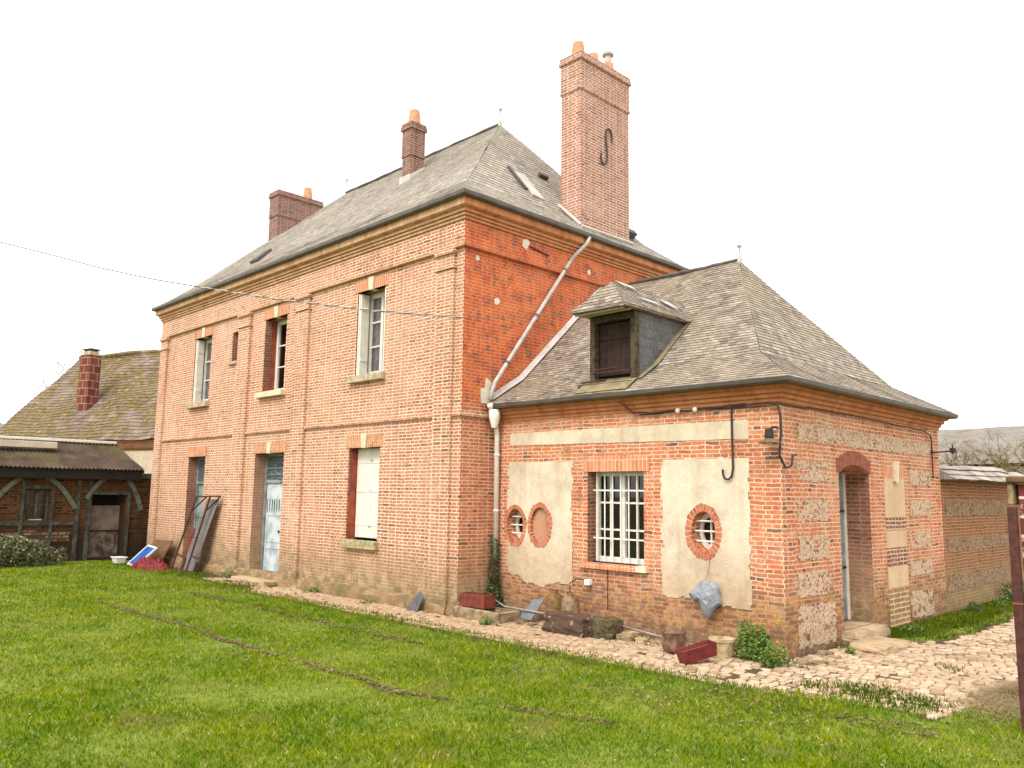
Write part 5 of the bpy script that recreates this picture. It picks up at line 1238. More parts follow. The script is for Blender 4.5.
# red netting heap
m = MB(); n = 40
def hp(i, j):
    u, v = i / n, j / n; x = -11.05 + 1.55 * u; y = -1.05 + .65 * v; r2 = ((u - .5) * 2) ** 2 + ((v - .5) * 2) ** 2
    z = max(.0, (1 - r2)) ** .6 * (.17 + .20 * mn.noise(Vector((x * 4, y * 4, 1)))) + .22 * abs(mn.noise(Vector((x * 9, y * 9, 4)))) * max(0, 1 - r2 * .8)
    return (x, y, z + .005)
for i in range(n):
    for j in range(n): m.face([hp(i, j), hp(i + 1, j), hp(i + 1, j + 1), hp(i, j + 1)])
tag(m.build('netting_heap', M['red_net'], None), 'crumpled heap of red netting on the ground by the house corner', 'netting')
wb = thing('plastic_tub', 'small white plastic tub on the ground by the shed door', 'tub', (-12.0, -.95, 0))
m = MB(); 
def frust(mb, c, a0, b0_, a1, b1_, z0, z1, cap=True):
    lo = [(c[0] + sx * a0, c[1] + sy * b0_, z0) for sx, sy in ((-1, -1), (1, -1), (1, 1), (-1, 1))]; hi = [(c[0] + sx * a1, c[1] + sy * b1_, z1) for sx, sy in ((-1, -1), (1, -1), (1, 1), (-1, 1))]
    for i in range(4): mb.face([lo[i], lo[(i + 1) % 4], hi[(i + 1) % 4], hi[i]])
    mb.face(lo)
    if cap: mb.face(hi)
frust(m, (-11.85, -.90), .13, .10, .18, .13, .03, .17); m.build('body', M['white_plastic'], wb, bevel=.02)
m = MB(); frust(m, (-11.85, -.90), .20, .15, .20, .15, .17, .19); m.build('rim', M['white_plastic'], wb, bevel=.008)
# leaning slate
leaning('slate_piece', 'dark pointed slate leaning on the house wall near its corner', 'slate', [(-.93, -.25, .01), (-.66, -.25, .01), (-.66, -.12, .24), (-.78, -.10, .32)], .015, M['slate_piece'])
leaning('slate_piece', 'broken grey slate lying against the wall left of the gas bottles', 'slate', [(1.02, .34, .06), (1.28, .34, .05), (1.34, .56, .34), (1.12, .56, .32)], .015, simple('slate_light', (.16, .17, .18), .5, .1, 9))
# stone trough + rusty box
tr = thing('stone_trough', 'low pale stone trough in the corner under the downpipe', 'trough', (.56, .1, 0))
m = MB(); x0, x1, y0, y1, h = .04, 1.06, -.12, .34, .17
m.box((x0, y0, 0), (x1, y0 + .09, h)); m.box((x0, y1 - .09, 0), (x1, y1, h)); m.box((x0, y0 + .09, 0), (x0 + .09, y1 - .09, h)); m.box((x1 - .09, y0 + .09, 0), (x1, y1 - .09, h)); m.box((x0 + .09, y0 + .09, 0), (x1 - .09, y1 - .09, .10))
m.build('basin', M['rough_stone'], tr, bevel=.018)
rb = thing('rusty_planter', 'rust-red rectangular planter standing on the stone trough', 'planter', (.34, .12, .17))
m = MB(); x0, x1, y0, y1 = .06, .62, .0, .24
m.box((x0, y0, .172), (x1, y0 + .02, .36)); m.box((x0, y1 - .02, .172), (x1, y1, .36)); m.box((x0, y0 + .02, .172), (x0 + .02, y1 - .02, .36)); m.box((x1 - .02, y0 + .02, .172), (x1, y1 - .02, .36)); m.build('body', simple('rust_red', (.20, .04, .022), .8, .2, 9, .3), rb, bevel=.004)
m = MB(); m.box((x0 + .022, y0 + .022, .18), (x1 - .022, y1 - .022, .33)); m.build('soil', M['soil'], rb)
# lying pipes
m = MB(); m.tube([(.42, .34, .30), (.70, .36, .19), (1.0, .37, .185), (1.50, .40, .17)], .014, 8)
tag(m.build('metal_pipe', M['pipe_grey'], None, smooth=True), 'thin grey pipe lying across the trough towards the gas bottles', 'pipe')
m = MB(); m.tube([(2.85, .40, .17), (3.4, .36, .13), (4.0, .33, .09), (4.50, .32, .06)], .014, 8)
tag(m.build('metal_pipe', M['pipe_grey'], None, smooth=True), 'long grey pipe lying along the annex wall from the stone block to the pots', 'pipe')
# gas bottles
def gas(x, y, mat, label, r=.128, h=.47):
    g = thing('gas_bottle', label, 'gas bottle', (x, y, 0), 'gas bottles beside the stone block')
    m = MB(); m.lathe((x, y, .0), [(0, .02), (r * .8, .02), (r, .05), (r, h * .45), (r + .005, h * .47), (r, h * .49), (r, h * .82), (r * .9, h * .9), (r * .55, h * .97), (.04, h), (0, h)], 20); m.build('tank', mat, g, smooth=True)
    m = MB(); m.lathe((x, y, 0), [(r * .85, -.02), (r * .85, .03)], 20); m.build('foot_ring', M['rust'], g)
    m = MB(); m.lathe((x, y, h), [(.03, -.02), (.028, .015), (.014, .02), (.014, .045), (0, .045)], 10); m.build('valve', M['rust_light'], g)
    m = MB(); m.tube([(x - .055, y, h - .03), (x - .058, y, h + .035), (x + .058, y, h + .035), (x + .055, y, h - .03)], .006, 6); m.build('guard', M['rust'], g)
gas(1.60, .50, M['gas_yellow'], 'mustard rusty gas bottle, left of the two by the annex wall')
gas(1.93, .46, M['gas_cream'], 'pale rusty gas bottle behind the stone block, right of the two')
m = MB(); m.tube([(1.93, .46, .52), (1.80, .60, .62), (1.86, .70, .68), (2.0, .74, .66)], .008, 6); tag(m.build('gas_hose', M['iron'], None), 'thin dark hose from the pale gas bottle to the wall', 'hose')
m = MB(); m.box((1.99, .69, .60), (2.09, .771, .68)); tag(m.build('pipe_cap', M['white_plastic'], None, bevel=.01), 'small white cap on the annex wall above the gas bottles', 'cap')
def rock(name, label, c, sx, sy, sz, mat, seed, cat='stone', amp=.12):
    bm = bmesh.new(); bmesh.ops.create_cube(bm, size=2); bmesh.ops.subdivide_edges(bm, edges=bm.edges, cuts=9, use_grid_fill=True)
    for v in bm.verts:
        p = v.co.copy(); l = max(abs(p.x), abs(p.y), abs(p.z)); sp = p.normalized(); q = p.lerp(sp * 1.15, .22); q += mn.noise_vector(q * 1.6 + Vector((seed, 0, 0))) * amp + mn.noise_vector(q * 4 + Vector((seed, 0, 0))) * amp * .55; v.co = Vector((q.x * sx, q.y * sy, (q.z + 1) * sz))
    me = bpy.data.meshes.new(name); bm.to_mesh(me); bm.free(); me.materials.append(mat); o = bpy.data.objects.new(name, me); COL.objects.link(o); o.location = c; return tag(o, label, cat)
rock('stone_block', 'dark pitted stone block in front of the gas bottles', (2.24, .14, -.03), .36, .19, .15, M['dark_stone'], 3, amp=.16)
rock('stone_block', 'mossy broken stone to the right of the dark block', (2.74, .26, -.02), .18, .16, .14, M['moss_stone'], 5, amp=.2)
rnd = random.Random(12); spots = [(3.05, .30, .08), (3.25, .36, .06), (3.5, .40, .07), (3.72, .45, .05), (2.95, .45, .09), (1.2, .2, .05), (1.42, .22, .05), (5.35, .62, .07), (5.45, .80, .05), (5.25, 1.35, .06), (5.42, 1.2, .05)]
where = ['low stone at the right of the mossy block', 'brown stone under the long lying pipe', 'flat stone at the annex wall left of the brown pot', 'small stone against the wall behind the brown pot', 'rounded stone tucked behind the mossy block', 'small stone between trough and gas bottles', 'pebble-like stone at the foot of the mustard gas bottle', 'fallen stone at the annex corner', 'small fallen stone just right of the annex corner', 'fallen stone at the side wall before the step', 'small stone on the cobbles near the side wall']
for (x, y, r), lb in zip(spots, where): rock('loose_stone', lb, (x, y, -.01), r * 1.4, r, r * .6, M['rough_stone'] if rnd.random() < .6 else M['step_stone'], rnd.random() * 9, amp=.2)
rock('stone_step', 'flat sandstone slab on the cobbles before the annex door', (5.52, 2.32, -.02), .24, .42, .06, M['step_stone'], 8, 'step', .04)
rock('stone_step', 'higher worn stone step at the foot of the annex doorway', (5.14, 2.78, -.02), .17, .50, .085, M['step_stone'], 9, 'step', .04)
# pots
p1 = thing('flower_pot', 'round glazed brown pot left of the red planter', 'pot', (3.98, .02, 0))
m = MB(); m.lathe((3.98, .02, 0), [(0, .0), (.10, .0), (.14, .08), (.155, .17), (.135, .24), (.15, .26), (.15, .28), (.13, .275), (.12, .22), (0, .2)], 24); m.build('body', M['pot_brown'], p1, smooth=True)
p2 = thing('flower_pot', 'wide cream stone pot between the red planter and the green shrub', 'pot', (4.50, .25, 0))
m = MB(); m.lathe((4.50, .25, 0), [(0, 0), (.12, 0), (.13, .05), (.15, .19), (.16, .205), (.16, .235), (.14, .235), (.13, .2), (0, .2)], 24); m.build('body', M['pot_cream'], p2, smooth=False)
p3 = thing('red_planter', 'dark red plastic window box tipped on the cobbles between two pots', 'planter', (4.48, -.2, 0))
a_ = R(18); T_ = Vector((math.cos(R(62)), math.sin(R(62)), .22)).normalized(); W_ = Vector((T_.y, -T_.x, 0)).normalized(); Z_ = W_.cross(T_) * -1
if Z_.z < 0: Z_ = -Z_
m = MB((4.50, -.26, .06), tuple(T_), tuple(W_), tuple(Z_))
def trough(mb, l, w0, w1, h, t):
    lo = [(-l * .94, -w0, 0), (l * .94, -w0, 0), (l * .94, w0, 0), (-l * .94, w0, 0)]; hi = [(-l, -w1, h), (l, -w1, h), (l, w1, h), (-l, w1, h)]
    hi2 = [(-l + t, -w1 + t, h), (l - t, -w1 + t, h), (l - t, w1 - t, h), (-l + t, w1 - t, h)]; lo2 = [(-l * .9, -w0 + t, .03), (l * .9, -w0 + t, .03), (l * .9, w0 - t, .03), (-l * .9, w0 - t, .03)]
    mb.face(lo)
    for i in range(4):
        j = (i + 1) % 4; mb.face([lo[i], lo[j], hi[j], hi[i]]); mb.face([hi[i], hi[j], hi2[j], hi2[i]]); mb.face([hi2[i], hi2[j], lo2[j], lo2[i]])
    mb.face(lo2)
trough(m, .22, .07, .095, .15, .012); m.build('body', M['red_paint'], p3)
m = MB((4.50, -.26, .06), tuple(T_), tuple(W_), tuple(Z_)); m.box((-.19, -.056, .05), (.19, .056, .11)); m.build('soil', simple('pot_soil', (.20, .16, .14), .9, .2, 20, .5), p3)
# hanging grey cloth bag
hb = thing('hanging_sack', 'crumpled grey plastic sack hanging on a string below the right oval window', 'sack', (4.0, .68, .55))
N_, Mr = 20, 16; m = MB()
cont = [(4.02, .84, .02, .02), (4.03, .82, .09, .05), (4.03, .77, .17, .07), (4.01, .71, .22, .085), (4.04, .65, .19, .09), (4.08, .59, .15, .085), (4.07, .52, .12, .07), (4.06, .44, .08, .05), (4.05, .37, .025, .015)]
rings = []
for j, (cx, cz, rx, ry) in enumerate(cont):
    rg = []
    for k in range(N_):
        a = 2 * PI * k / N_; q = Vector((cx + rx * math.cos(a), .665 + ry * math.sin(a), cz + (.06 * math.cos(a) if 1 < j < 5 else 0) + (-.03 if k % 5 == 0 and 2 < j < 7 else 0)))
        q += mn.noise_vector(q * 9) * .028; q.y = min(q.y, .758); rg.append(tuple(q))
    rings.append(rg)
for a, b in zip(rings[:-1], rings[1:]):
    for k in range(N_): m.face([a[k], a[(k + 1) % N_], b[(k + 1) % N_], b[k]])
m.face(rings[0]); m.face(rings[-1]); so = m.build('sack', M['cloth'], hb)
m = MB(); m.tube([(4.02, .68, .84), (4.04, .735, .98), (4.04, .745, 1.08), (4.06, .76, 1.16)], .004, 5); m.build('string', M['rust_light'], hb)
# overhead wire
WP = [(1.98, .80, 4.68), (1.75, .63, 4.64), (1.23, .29, 4.60), (.70, -.05, 4.60), (.30, -.32, 4.63), (-.40, -.77, 4.71), (-1.26, -1.33, 4.84), (-2.38, -2.07, 5.04), (-3.56, -2.84, 5.30), (-4.38, -3.37, 5.49), (-5.23, -3.93, 5.73), (-6.11, -4.50, 6.02), (-7.03, -5.10, 6.31), (-7.79, -5.60, 6.54), (-12, -8.35, 7.9), (-18, -12.27, 10.0)]
E0 = Vector(WP[0]); WP = [Vector(p) for p in WP]
def twisted(mb, pp, r, a=.012, pitch=.32, ph=0):
    out = []; dist = 0
    for i in range(len(pp) - 1):
        n = max(2, int((pp[i + 1] - pp[i]).length / .05))
        for k in range(n):
            p = pp[i].lerp(pp[i + 1], k / n); dist += (pp[i + 1] - pp[i]).length / n; an = dist / pitch * 2 * PI + ph; out.append((p.x, p.y + a * math.cos(an), p.z + a * math.sin(an)))
    mb.tube(out, r, 5)
wr = thing('overhead_wire', 'twisted overhead wire sagging across the house front from the left sky', 'wire', tuple(E0))
near = [p for p in WP if -3.6 < p.x < .35]; rest = [p for p in WP if p.x <= -3.5]; end = [p for p in WP if p.x >= .29]
m = MB(); twisted(m, near, .010, .010); m.build('strand', M['wire_pale'], wr, merge=False)
m = MB(); twisted(m, near, .009, .010, ph=PI); m.build('strand', M['wire_mid'], wr, merge=False)
m = MB(); m.tube([tuple(p) for p in rest], .0085, 6); m.build('span', M['cable'], wr, merge=False)
m = MB(); m.tube([tuple(p) for p in end], .006, 5); m.build('span', M['wire_mid'], wr, merge=False)

# ------------------------------------------------------------------ GROUND
def lawn_edge(x):
    """y of the lawn edge as seen from the house, lawn lies on the -y side"""
    if x < 7.1: y = -.93 if x > -4.2 else -.93 + min(.35, (-4.2 - x) * .09)
    else: y = -.93 + min(1, (x - 7.1) / .22) * (.45 + max(0, (x - 7.2)) * 12)
    if 5.6 < x <= 7.1: y += (x - 5.6) * .28
    if x < -11: y += (x + 11) * .35 * -1 if False else 0
    return y + .05 * mn.noise(Vector((x * 1.6, 0, 0))) + .03 * mn.noise(Vector((x * 6, 3, 0)))
s = 600
m = MB(); m.face([(-s, -s, -.03), (s, -s, -.03), (s, s, -.03), (-s, s, -.03)]); m.build('ground', M['soil'], None, kind='structure')
m = MB(); m.face([(-8, -1.3, +.004), (9.5, -1.3, +.004), (9.5, 16, +.004), (5.0, 16, +.004), (5.0, .8, +.004), (-8, .8, +.004)]); m.build('path_bed', simple('path_bed', (.085, .052, .03), .95, .2, 6, .4, col2=(.06, .045, .015)), None, kind='structure')
def lz(x, y): return .012 + .02 * mn.noise(Vector((x * .5, y * .5, 0))) + .012 * mn.noise(Vector((x * 2, y * 2, 1)))
# turf sheet
m = MB(); xs = np.arange(-24, 16.01, .3); ys = np.arange(-12, 2.6, .25)
def inlawn(x, y):
    if x < -13.2: return -8 < y < .0
    if x > 7.1: return y < lawn_edge(x) and y < 2.5
    return y < lawn_edge(x)
for x in xs[:-1]:
    yt = min(lawn_edge(x), lawn_edge(x + .3)) if x + .3 < 7.1 else lawn_edge(x)
    yb_ = list(np.arange(-30, -12, 3)) + list(np.arange(-12, yt - .25, .25)) + [yt]
    yt2 = lawn_edge(x + .3)
    for a, b in zip(yb_[:-1], yb_[1:]):
        b2 = yt2 if b == yt else b
        b1 = lawn_edge(x) if b == yt else b
        m.face([(x, a, lz(x, a)), (x + .3, a, lz(x + .3, a)), (x + .3, b2, lz(x + .3, b2) - (.03 if b == yt else 0)), (x, b1, lz(x, b1) - (.03 if b == yt else 0))])
m.build('lawn', M['turf'], None, smooth=True, kind='structure')
# grass blades
cam = np.array([9.817, -8.534])
def blades(n, rmin, rmax, seed, pw=1.5):
    r_ = np.random.default_rng(seed); u = r_.random(n); e = 2 - pw
    r = (rmin ** e + u * (rmax ** e - rmin ** e)) ** (1 / e)
    th = R(45.4) + (r_.random(n) - .5) * R(86); x = cam[0] - np.sin(th) * r; y = cam[1] + np.cos(th) * r
    return x, y, r
X, Y, RR = blades(560000, 4.2, 27, 1)
edge = np.array([lawn_edge(float(v)) for v in np.linspace(-26, 12, 1500)]); le = np.interp(X, np.linspace(-26, 12, 1500), edge)
edgej = rng.normal(0, .045, len(X))
keep = (Y < le + edgej) & ((X > -12.95) | (Y < -20)) & ((X < 14))
# tyre ruts: bare soil
def rutmask(X, Y):
    n1 = np.array([mn.noise(Vector((x * 1.3, 7.7, 0))) for x in np.linspace(-26, 12, 800)]); nn = np.interp(X, np.linspace(-26, 12, 800), n1)
    a = (np.abs(Y + 3.62 + .08 * nn - np.clip(X - 3.3, 0, 9) * .3) < (.035 + .09 * nn)) & (X > -4.9) & (X < 5.4)
    b = (np.abs(Y + 1.95 + .08 * nn) < (.015 + .14 * nn)) & (X > -5.4) & (X < 1.6)
    return a | b
rm = rutmask(X, Y); keep &= ~(rm & (rng.random(len(X)) < .62))
# worn straw patch near path bend
X, Y, RR = X[keep], Y[keep], RR[keep]; n = len(X)
nz = np.array([mn.noise(Vector((float(x) * .9, float(y) * .9, 2))) for x, y in zip(X, Y)])
keep2 = rng.random(n) < np.clip(.95 + nz * .5, .7, 1); X, Y, RR, nz = X[keep2], Y[keep2], RR[keep2], nz[keep2]; n = len(X)
H = (.024 + .020 * rng.random(n)) * (1 + .6 * nz) * (1 + .02 * RR); H = np.clip(H, .018, .06); Wd = .0021 * (RR / 6) ** .75 * (.7 + .6 * rng.random(n)) + .001
ang = rng.random(n) * 2 * PI; la = rng.random(n) * 2 * PI; ll = H * rng.uniform(.1, .9, n)
Z = np.array([lz(float(x), float(y)) for x, y in zip(X, Y)]) - .006
v = np.zeros((n, 4, 3)); dx, dy_ = np.cos(ang) * Wd, np.sin(ang) * Wd
v[:, 0] = np.stack([X - dx, Y - dy_, Z], 1); v[:, 1] = np.stack([X + dx, Y + dy_, Z], 1)
mx, my = np.cos(la) * ll, np.sin(la) * ll
v[:, 2] = np.stack([X + dx * .7 + mx * .35, Y + dy_ * .7 + my * .35, Z + H * .6], 1); v[:, 3] = np.stack([X + mx, Y + my, Z + H], 1)
def fast_mesh(name, v, mat, quads=True):
    n, k, _ = v.shape; me = bpy.data.meshes.new(name); me.vertices.add(n * k); me.vertices.foreach_set('co', v.ravel().astype(np.float32))
    me.loops.add(n * k); me.loops.foreach_set('vertex_index', np.arange(n * k, dtype=np.int32)); me.polygons.add(n); me.polygons.foreach_set('loop_start', np.arange(0, n * k, k, dtype=np.int32)); me.polygons.foreach_set('loop_total', np.full(n, k, dtype=np.int32))
    me.update(calc_edges=True); me.materials.append(mat); o = bpy.data.objects.new(name, me); COL.objects.link(o); return o
o = fast_mesh('lawn_grass', v, M['blade']); o['kind'] = 'stuff'; tag(o, 'short bright green lawn grass covering the foreground', 'grass')
# bare ruts: broken clods of dark soil and dead straw
cl = []; r_ = np.random.default_rng(9)
def rutline(yf, x0, x1, sd, n, seed):
    for _ in range(n):
        x = r_.uniform(x0, x1)
        if mn.noise(Vector((x * 1.1, seed, 0))) + .25 * mn.noise(Vector((x * 4, seed, 0))) < -.30: continue
        y = yf(x) + r_.normal(0, sd * (1 + mn.noise(Vector((x * 1.7, seed, 3))))); z = lz(x, y) + r_.uniform(.0, .022); a = r_.uniform(0, 6.28); l = r_.uniform(.008, .028); w_ = l * r_.uniform(.3, .7)
        c, q = math.cos(a), math.sin(a); cl.append([(x - c * l, y - q * l, z), (x + q * w_, y - c * w_, z + r_.uniform(-.004, .012)), (x + c * l, y + q * l, z + .003), (x - q * w_, y + c * w_, z + r_.uniform(-.004, .012))])
rutline(lambda x: -3.62 - .08 * mn.noise(Vector((x * 1.3, 7.7, 0))) + max(0, x - 3.3) * .3, -4.9, 5.4, .032, 4600, 4.0)
rutline(lambda x: -1.95 - .08 * mn.noise(Vector((x * 1.3, 7.7, 0))), -5.3, 1.6, .05, 2600, 8.0)
rutline(lambda x: -2.5 + .1 * x, 3.2, 6.6, .22, 900, 6.0); rutline(lambda x: -1.35, 5.2, 7.4, .16, 900, 2.0)
o = fast_mesh('rut_soil', np.array(cl), leaf_mat('rut_soil', [(.07, .05, .02), (.14, .11, .04), (.26, .18, .08), (.08, .055, .022), (.40, .30, .16), (.18, .14, .05)])); o['kind'] = 'stuff'; tag(o, 'broken brown soil in two thin tyre ruts across the lawn', 'soil')

# cobbles
def cobbles(regions, name):
    rnd = random.Random(5); V_, F_ = [], []
    def stone(cx, cy, lx, ly, rot, zb):
        i0 = len(V_); c, s_ = math.cos(rot), math.sin(rot); base = []
        cn = [(-1, -.62), (-.66, -1), (.66, -1), (1, -.62), (1, .62), (.66, 1), (-.66, 1), (-1, .62)]
        cn = [(a + rnd.uniform(-.12, .12), b + rnd.uniform(-.12, .12)) for a, b in cn]; h = .022 + rnd.uniform(-.004, .005); tx, ty = rnd.uniform(-.004, .004), rnd.uniform(-.004, .004)
        for sc, z in ((1.0, -.02), (.98, h * .80), (.92, h * .97), (.5, h)):
            for a, b in cn:
                x, y = a * lx * sc, b * ly * sc; V_.append((cx + x * c - y * s_, cy + x * s_ + y * c, zb + z + (a * tx + b * ty if z > 0 else 0)))
        for r in range(3):
            for k in range(8): F_.append((i0 + r * 8 + k, i0 + r * 8 + (k + 1) % 8, i0 + (r + 1) * 8 + (k + 1) % 8, i0 + (r + 1) * 8 + k))
        F_.append(tuple(i0 + 24 + k for k in range(8)))
    for (x0, x1, y0, y1, rot, fn) in regions:
        c, s_ = math.cos(rot), math.sin(rot); v_ = y0
        while v_ < y1:
            rh = rnd.uniform(.085, .11); u_ = x0 + rnd.uniform(0, .1)
            while u_ < x1:
                ln = rnd.uniform(.09, .155); x, y = u_ + ln / 2, v_ + rh / 2 + .03 * mn.noise(Vector((u_, v_ * 3, 0))) + .05 * mn.noise(Vector((u_ * .5, 9, 0)))
                if fn(x, y) and rnd.random() > .02 + .06 * max(0, mn.noise(Vector((x * 1.1, y * 1.1, 8)))): stone(x, y, ln / 2 * .88, rh / 2 * .83, rnd.uniform(-.07, .07), .0 + .012 * mn.noise(Vector((x * .8, y * .8, 3))) - .004)
                u_ += ln
            v_ += rh
    me = bpy.data.meshes.new(name); me.from_pydata(V_, [], F_); me.materials.append(M['cobble']); me.polygons.foreach_set('use_smooth', [True] * len(me.polygons)); o = bpy.data.objects.new(name, me); COL.objects.link(o); o['kind'] = 'structure'; return o
def f1(x, y):
    if y < lawn_edge(x) - .06: return False
    if x < .0 and y > -.12: return False
    if x < 5.06 and y > .70: return False
    if x < -5 and mn.noise(Vector((x * 1.5, y * 3, 2))) > -.02 - (x + 5) * .12: return False
    if x >= 5.06:
        vx = 5.06 + .08 + .12 * mn.noise(Vector((y, 1, 1)))
        if y > 3.0: vx = 5.95 + .15 * mn.noise(Vector((y * 1.4, 1, 1))) - max(0, .8 - (y - 3.0)) * .5 + max(0, y - 6) * -.02
        if x < vx: return False
        if x > 7.15 and y < lawn_edge(x) + .0: return False
    return x < 9.5
cobbles([(-7.5, 9.5, -1.1, 16, 0, f1)], 'cobbled_path')
# verge
m = MB(); ys = np.arange(3.0, 16, .25)
def vg(y): return 5.95 + .12 * mn.noise(Vector((y * 1.4, 1, 1))) - max(0, .8 - (y - 3.0)) * .6
for y in ys[:-1]:
    for k in range(4):
        f = lambda yy, t: (5.05 + (vg(yy) - 5.05) * t, yy, .03 + .03 * mn.noise(Vector((yy, t * 3, 0))) - (.04 if t == 1 else 0))
        m.face([f(y, k / 4), f(y + .25, k / 4), f(y + .25, (k + 1) / 4), f(y, (k + 1) / 4)])
m.build('grass_verge', M['turf'], None, smooth=True, kind='structure')
n = 26000; Y = rng.uniform(3.05, 14, n); T2 = rng.random(n) ** 1.2; vgx = np.array([vg(float(y)) for y in Y]); X = 5.07 + (vgx - 5.07) * T2
k_ = rng.random(n) < np.where(T2 > .75, .35, 1); X, Y = X[k_], Y[k_]; n = len(X)
# sparse tufts between cobbles and dirt by wall, straw patch
def tuft(cx, cy, r, cnt): return cx + rng.normal(0, r, cnt), cy + rng.normal(0, r, cnt)
XS, YS = [X], [Y]
for cx in np.arange(-4, 7.2, .22): a, b = tuft(cx, lawn_edge(float(cx)) + .03, .07, 26); XS.append(a); YS.append(b)
for cx, cy, r, c in [(6.3, -.15, .18, 500), (6.55, -.35, .2, 600), (5.9, -.35, .1, 150), (6.9, -.3, .15, 400), (-5.9, -.5, .35, 700), (-8.2, -.62, .3, 600), (-10, -.55, .35, 500), (5.2, 2.0, .06, 80), (-2, -.3, .1, 80), (3.2, .4, .2, 200), (4.0, .62, .15, 120), (5.1, .5, .12, 200), (6.6, 1.6, .1, 80), (.8, .5, .1, 80)]:
    a, b = tuft(cx, cy, r, c); XS.append(a); YS.append(b)
X = np.concatenate(XS); Y = np.concatenate(YS); n = len(X); H = .02 + .05 * rng.random(n); Wd = .004 + .003 * rng.random(n); ang = rng.random(n) * 2 * PI; la = rng.random(n) * 2 * PI; ll = H * rng.uniform(.1, .8, n); Z = np.full(n, .005) + np.where(X > 5.07, .012, 0) * (Y > 3)
v = np.zeros((n, 4, 3)); dx, dy_ = np.cos(ang) * Wd, np.sin(ang) * Wd; mx, my = np.cos(la) * ll, np.sin(la) * ll
v[:, 0] = np.stack([X - dx, Y - dy_, Z], 1); v[:, 1] = np.stack([X + dx, Y + dy_, Z], 1); v[:, 2] = np.stack([X + dx * .7 + mx * .35, Y + dy_ * .7 + my * .35, Z + H * .6], 1); v[:, 3] = np.stack([X + mx, Y + my, Z + H], 1)
o = fast_mesh('verge_grass', v, blade_mat('blade_verge', .50)); o['kind'] = 'stuff'; tag(o, 'rough grass on the verge by the garden wall and among the cobbles', 'grass')
# straw
n = 5000; X = 7.5 + rng.normal(0, .17, n); Y = .5 + rng.normal(0, .38, n); H = .01 + .03 * rng.random(n); ln = .03 + .05 * rng.random(n); a = rng.random(n) * 2 * PI; w_ = .0025
v = np.zeros((n, 4, 3)); cx, sx = np.cos(a), np.sin(a)
hump = .10 * np.exp(-((X - 7.45) ** 2 + (Y - 1.0) ** 2) / .06)
zz = .02 + hump * rng.random(n) + H * .3
v[:, 0] = np.stack([X - cx * ln - sx * w_, Y - sx * ln + cx * w_, zz], 1); v[:, 1] = np.stack([X - cx * ln + sx * w_, Y - sx * ln - cx * w_, zz], 1); v[:, 2] = np.stack([X + cx * ln + sx * w_, Y + sx * ln - cx * w_, zz + H * .5], 1); v[:, 3] = np.stack([X + cx * ln - sx * w_, Y + sx * ln + cx * w_, zz + H * .5], 1)
o = fast_mesh('loose_straw', v, M['straw']); o['kind'] = 'stuff'; tag(o, 'scattered dry straw on the ground by the iron post', 'straw')
# fallen leaves / litter on the lawn
n = 260; r_ = np.random.default_rng(4); X = r_.uniform(-4, 9, n); Y = r_.uniform(-7.5, -1.1, n)
V4 = []
for x, y in zip(X, Y):
    sx = r_.uniform(.008, .018); a = r_.uniform(0, 6.28); z = lz(x, y) + .035; c, s_ = math.cos(a) * sx, math.sin(a) * sx
    V4.append([(x - c, y - s_, z), (x + s_ * .5, y - c * .5, z + .008), (x + c, y + s_, z + .002), (x - s_ * .5, y + c * .5, z + .006)])
o = fast_mesh('fallen_leaves', np.array(V4), leaf_mat('dry_leaf', [(.45, .36, .20), (.70, .62, .45), (.35, .20, .08)])); o['kind'] = 'stuff'; tag(o, 'small pale fallen leaves scattered over the lawn', 'leaves')

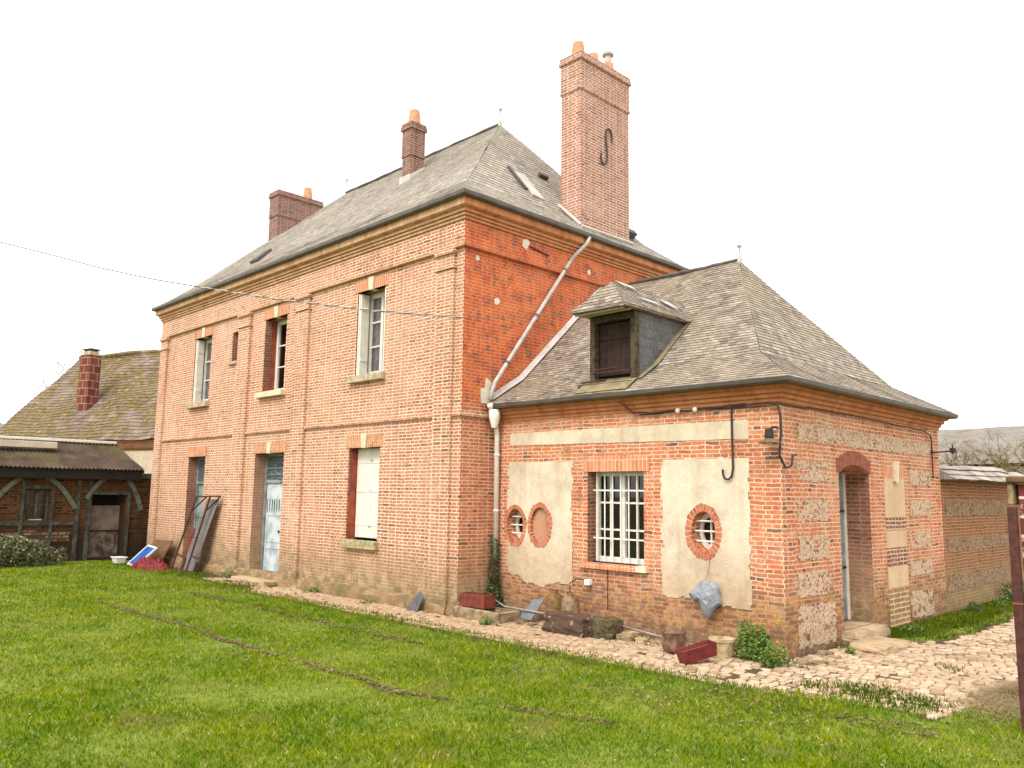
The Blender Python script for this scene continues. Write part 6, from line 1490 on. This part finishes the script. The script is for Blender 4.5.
# ------------------------------------------------------------------ WORLD, SUN, CAMERA
world = bpy.data.worlds.new('World'); scene.world = world; world.use_nodes = True; nt = world.node_tree; nt.nodes.clear()
SUN_EL, SUN_AZ = R(48), R(-25)   # azimuth measured from -Y towards +X
sky = nt.nodes.new('ShaderNodeTexSky'); sky.sky_type = 'NISHITA'; sky.sun_disc = False; sky.sun_elevation = SUN_EL; sky.air_density = 1.0; sky.dust_density = 6.0; sky.ozone_density = 1.0
sd = Vector((math.sin(R(18)), -math.cos(R(18)), 0))  # towards the sun, horizontally
sky.sun_rotation = math.atan2(sd.x, sd.y)
hs = nt.nodes.new('ShaderNodeHueSaturation'); hs.inputs['Saturation'].default_value = .25; nt.links.new(sky.outputs[0], hs.inputs['Color'])
mx = nt.nodes.new('ShaderNodeMix'); mx.data_type = 'RGBA'; mx.inputs[0].default_value = .7; nt.links.new(hs.outputs[0], mx.inputs[6]); mx.inputs[7].default_value = (14.4, 14.0, 13.5, 1)   # even cloud cover
bg = nt.nodes.new('ShaderNodeBackground'); bg.inputs[1].default_value = .10; nt.links.new(mx.outputs[2], bg.inputs[0])
wo = nt.nodes.new('ShaderNodeOutputWorld'); nt.links.new(bg.outputs[0], wo.inputs[0])
ld = bpy.data.lights.new('sun', 'SUN'); ld.energy = 1.3; ld.angle = R(24); ld.color = (1, .95, .86); lo = bpy.data.objects.new('sun', ld); COL.objects.link(lo)
d = Vector((sd.x * math.cos(SUN_EL), sd.y * math.cos(SUN_EL), math.sin(SUN_EL))); lo.rotation_euler = d.to_track_quat('Z', 'Y').to_euler(); lo.location = (5, -10, 20)

f, pitch, roll, yaw = 814.6, .134, .0144, .793
cd = bpy.data.cameras.new('camera'); cd.sensor_width = 36; cd.lens = f / 1024 * 36; cd.clip_end = 2000; cd.clip_start = .05
co = bpy.data.objects.new('camera', cd); COL.objects.link(co); scene.camera = co
F = Vector((-math.sin(yaw) * math.cos(pitch), math.cos(yaw) * math.cos(pitch), math.sin(pitch))); Rt = Vector((math.cos(yaw), math.sin(yaw), 0)); U = Rt.cross(F)
xc = Rt * math.cos(roll) + U * math.sin(roll); yc = -Rt * math.sin(roll) + U * math.cos(roll)
mt = Matrix((xc, yc, -F)).transposed().to_4x4(); mt.translation = (9.817, -8.534, 1.891); co.matrix_world = mt
scene.view_settings.view_transform = 'Standard'; scene.view_settings.look = 'None'; scene.view_settings.gamma = 1; scene.view_settings.exposure = .80
scene.cycles.max_bounces = 6; scene.cycles.transparent_max_bounces = 8
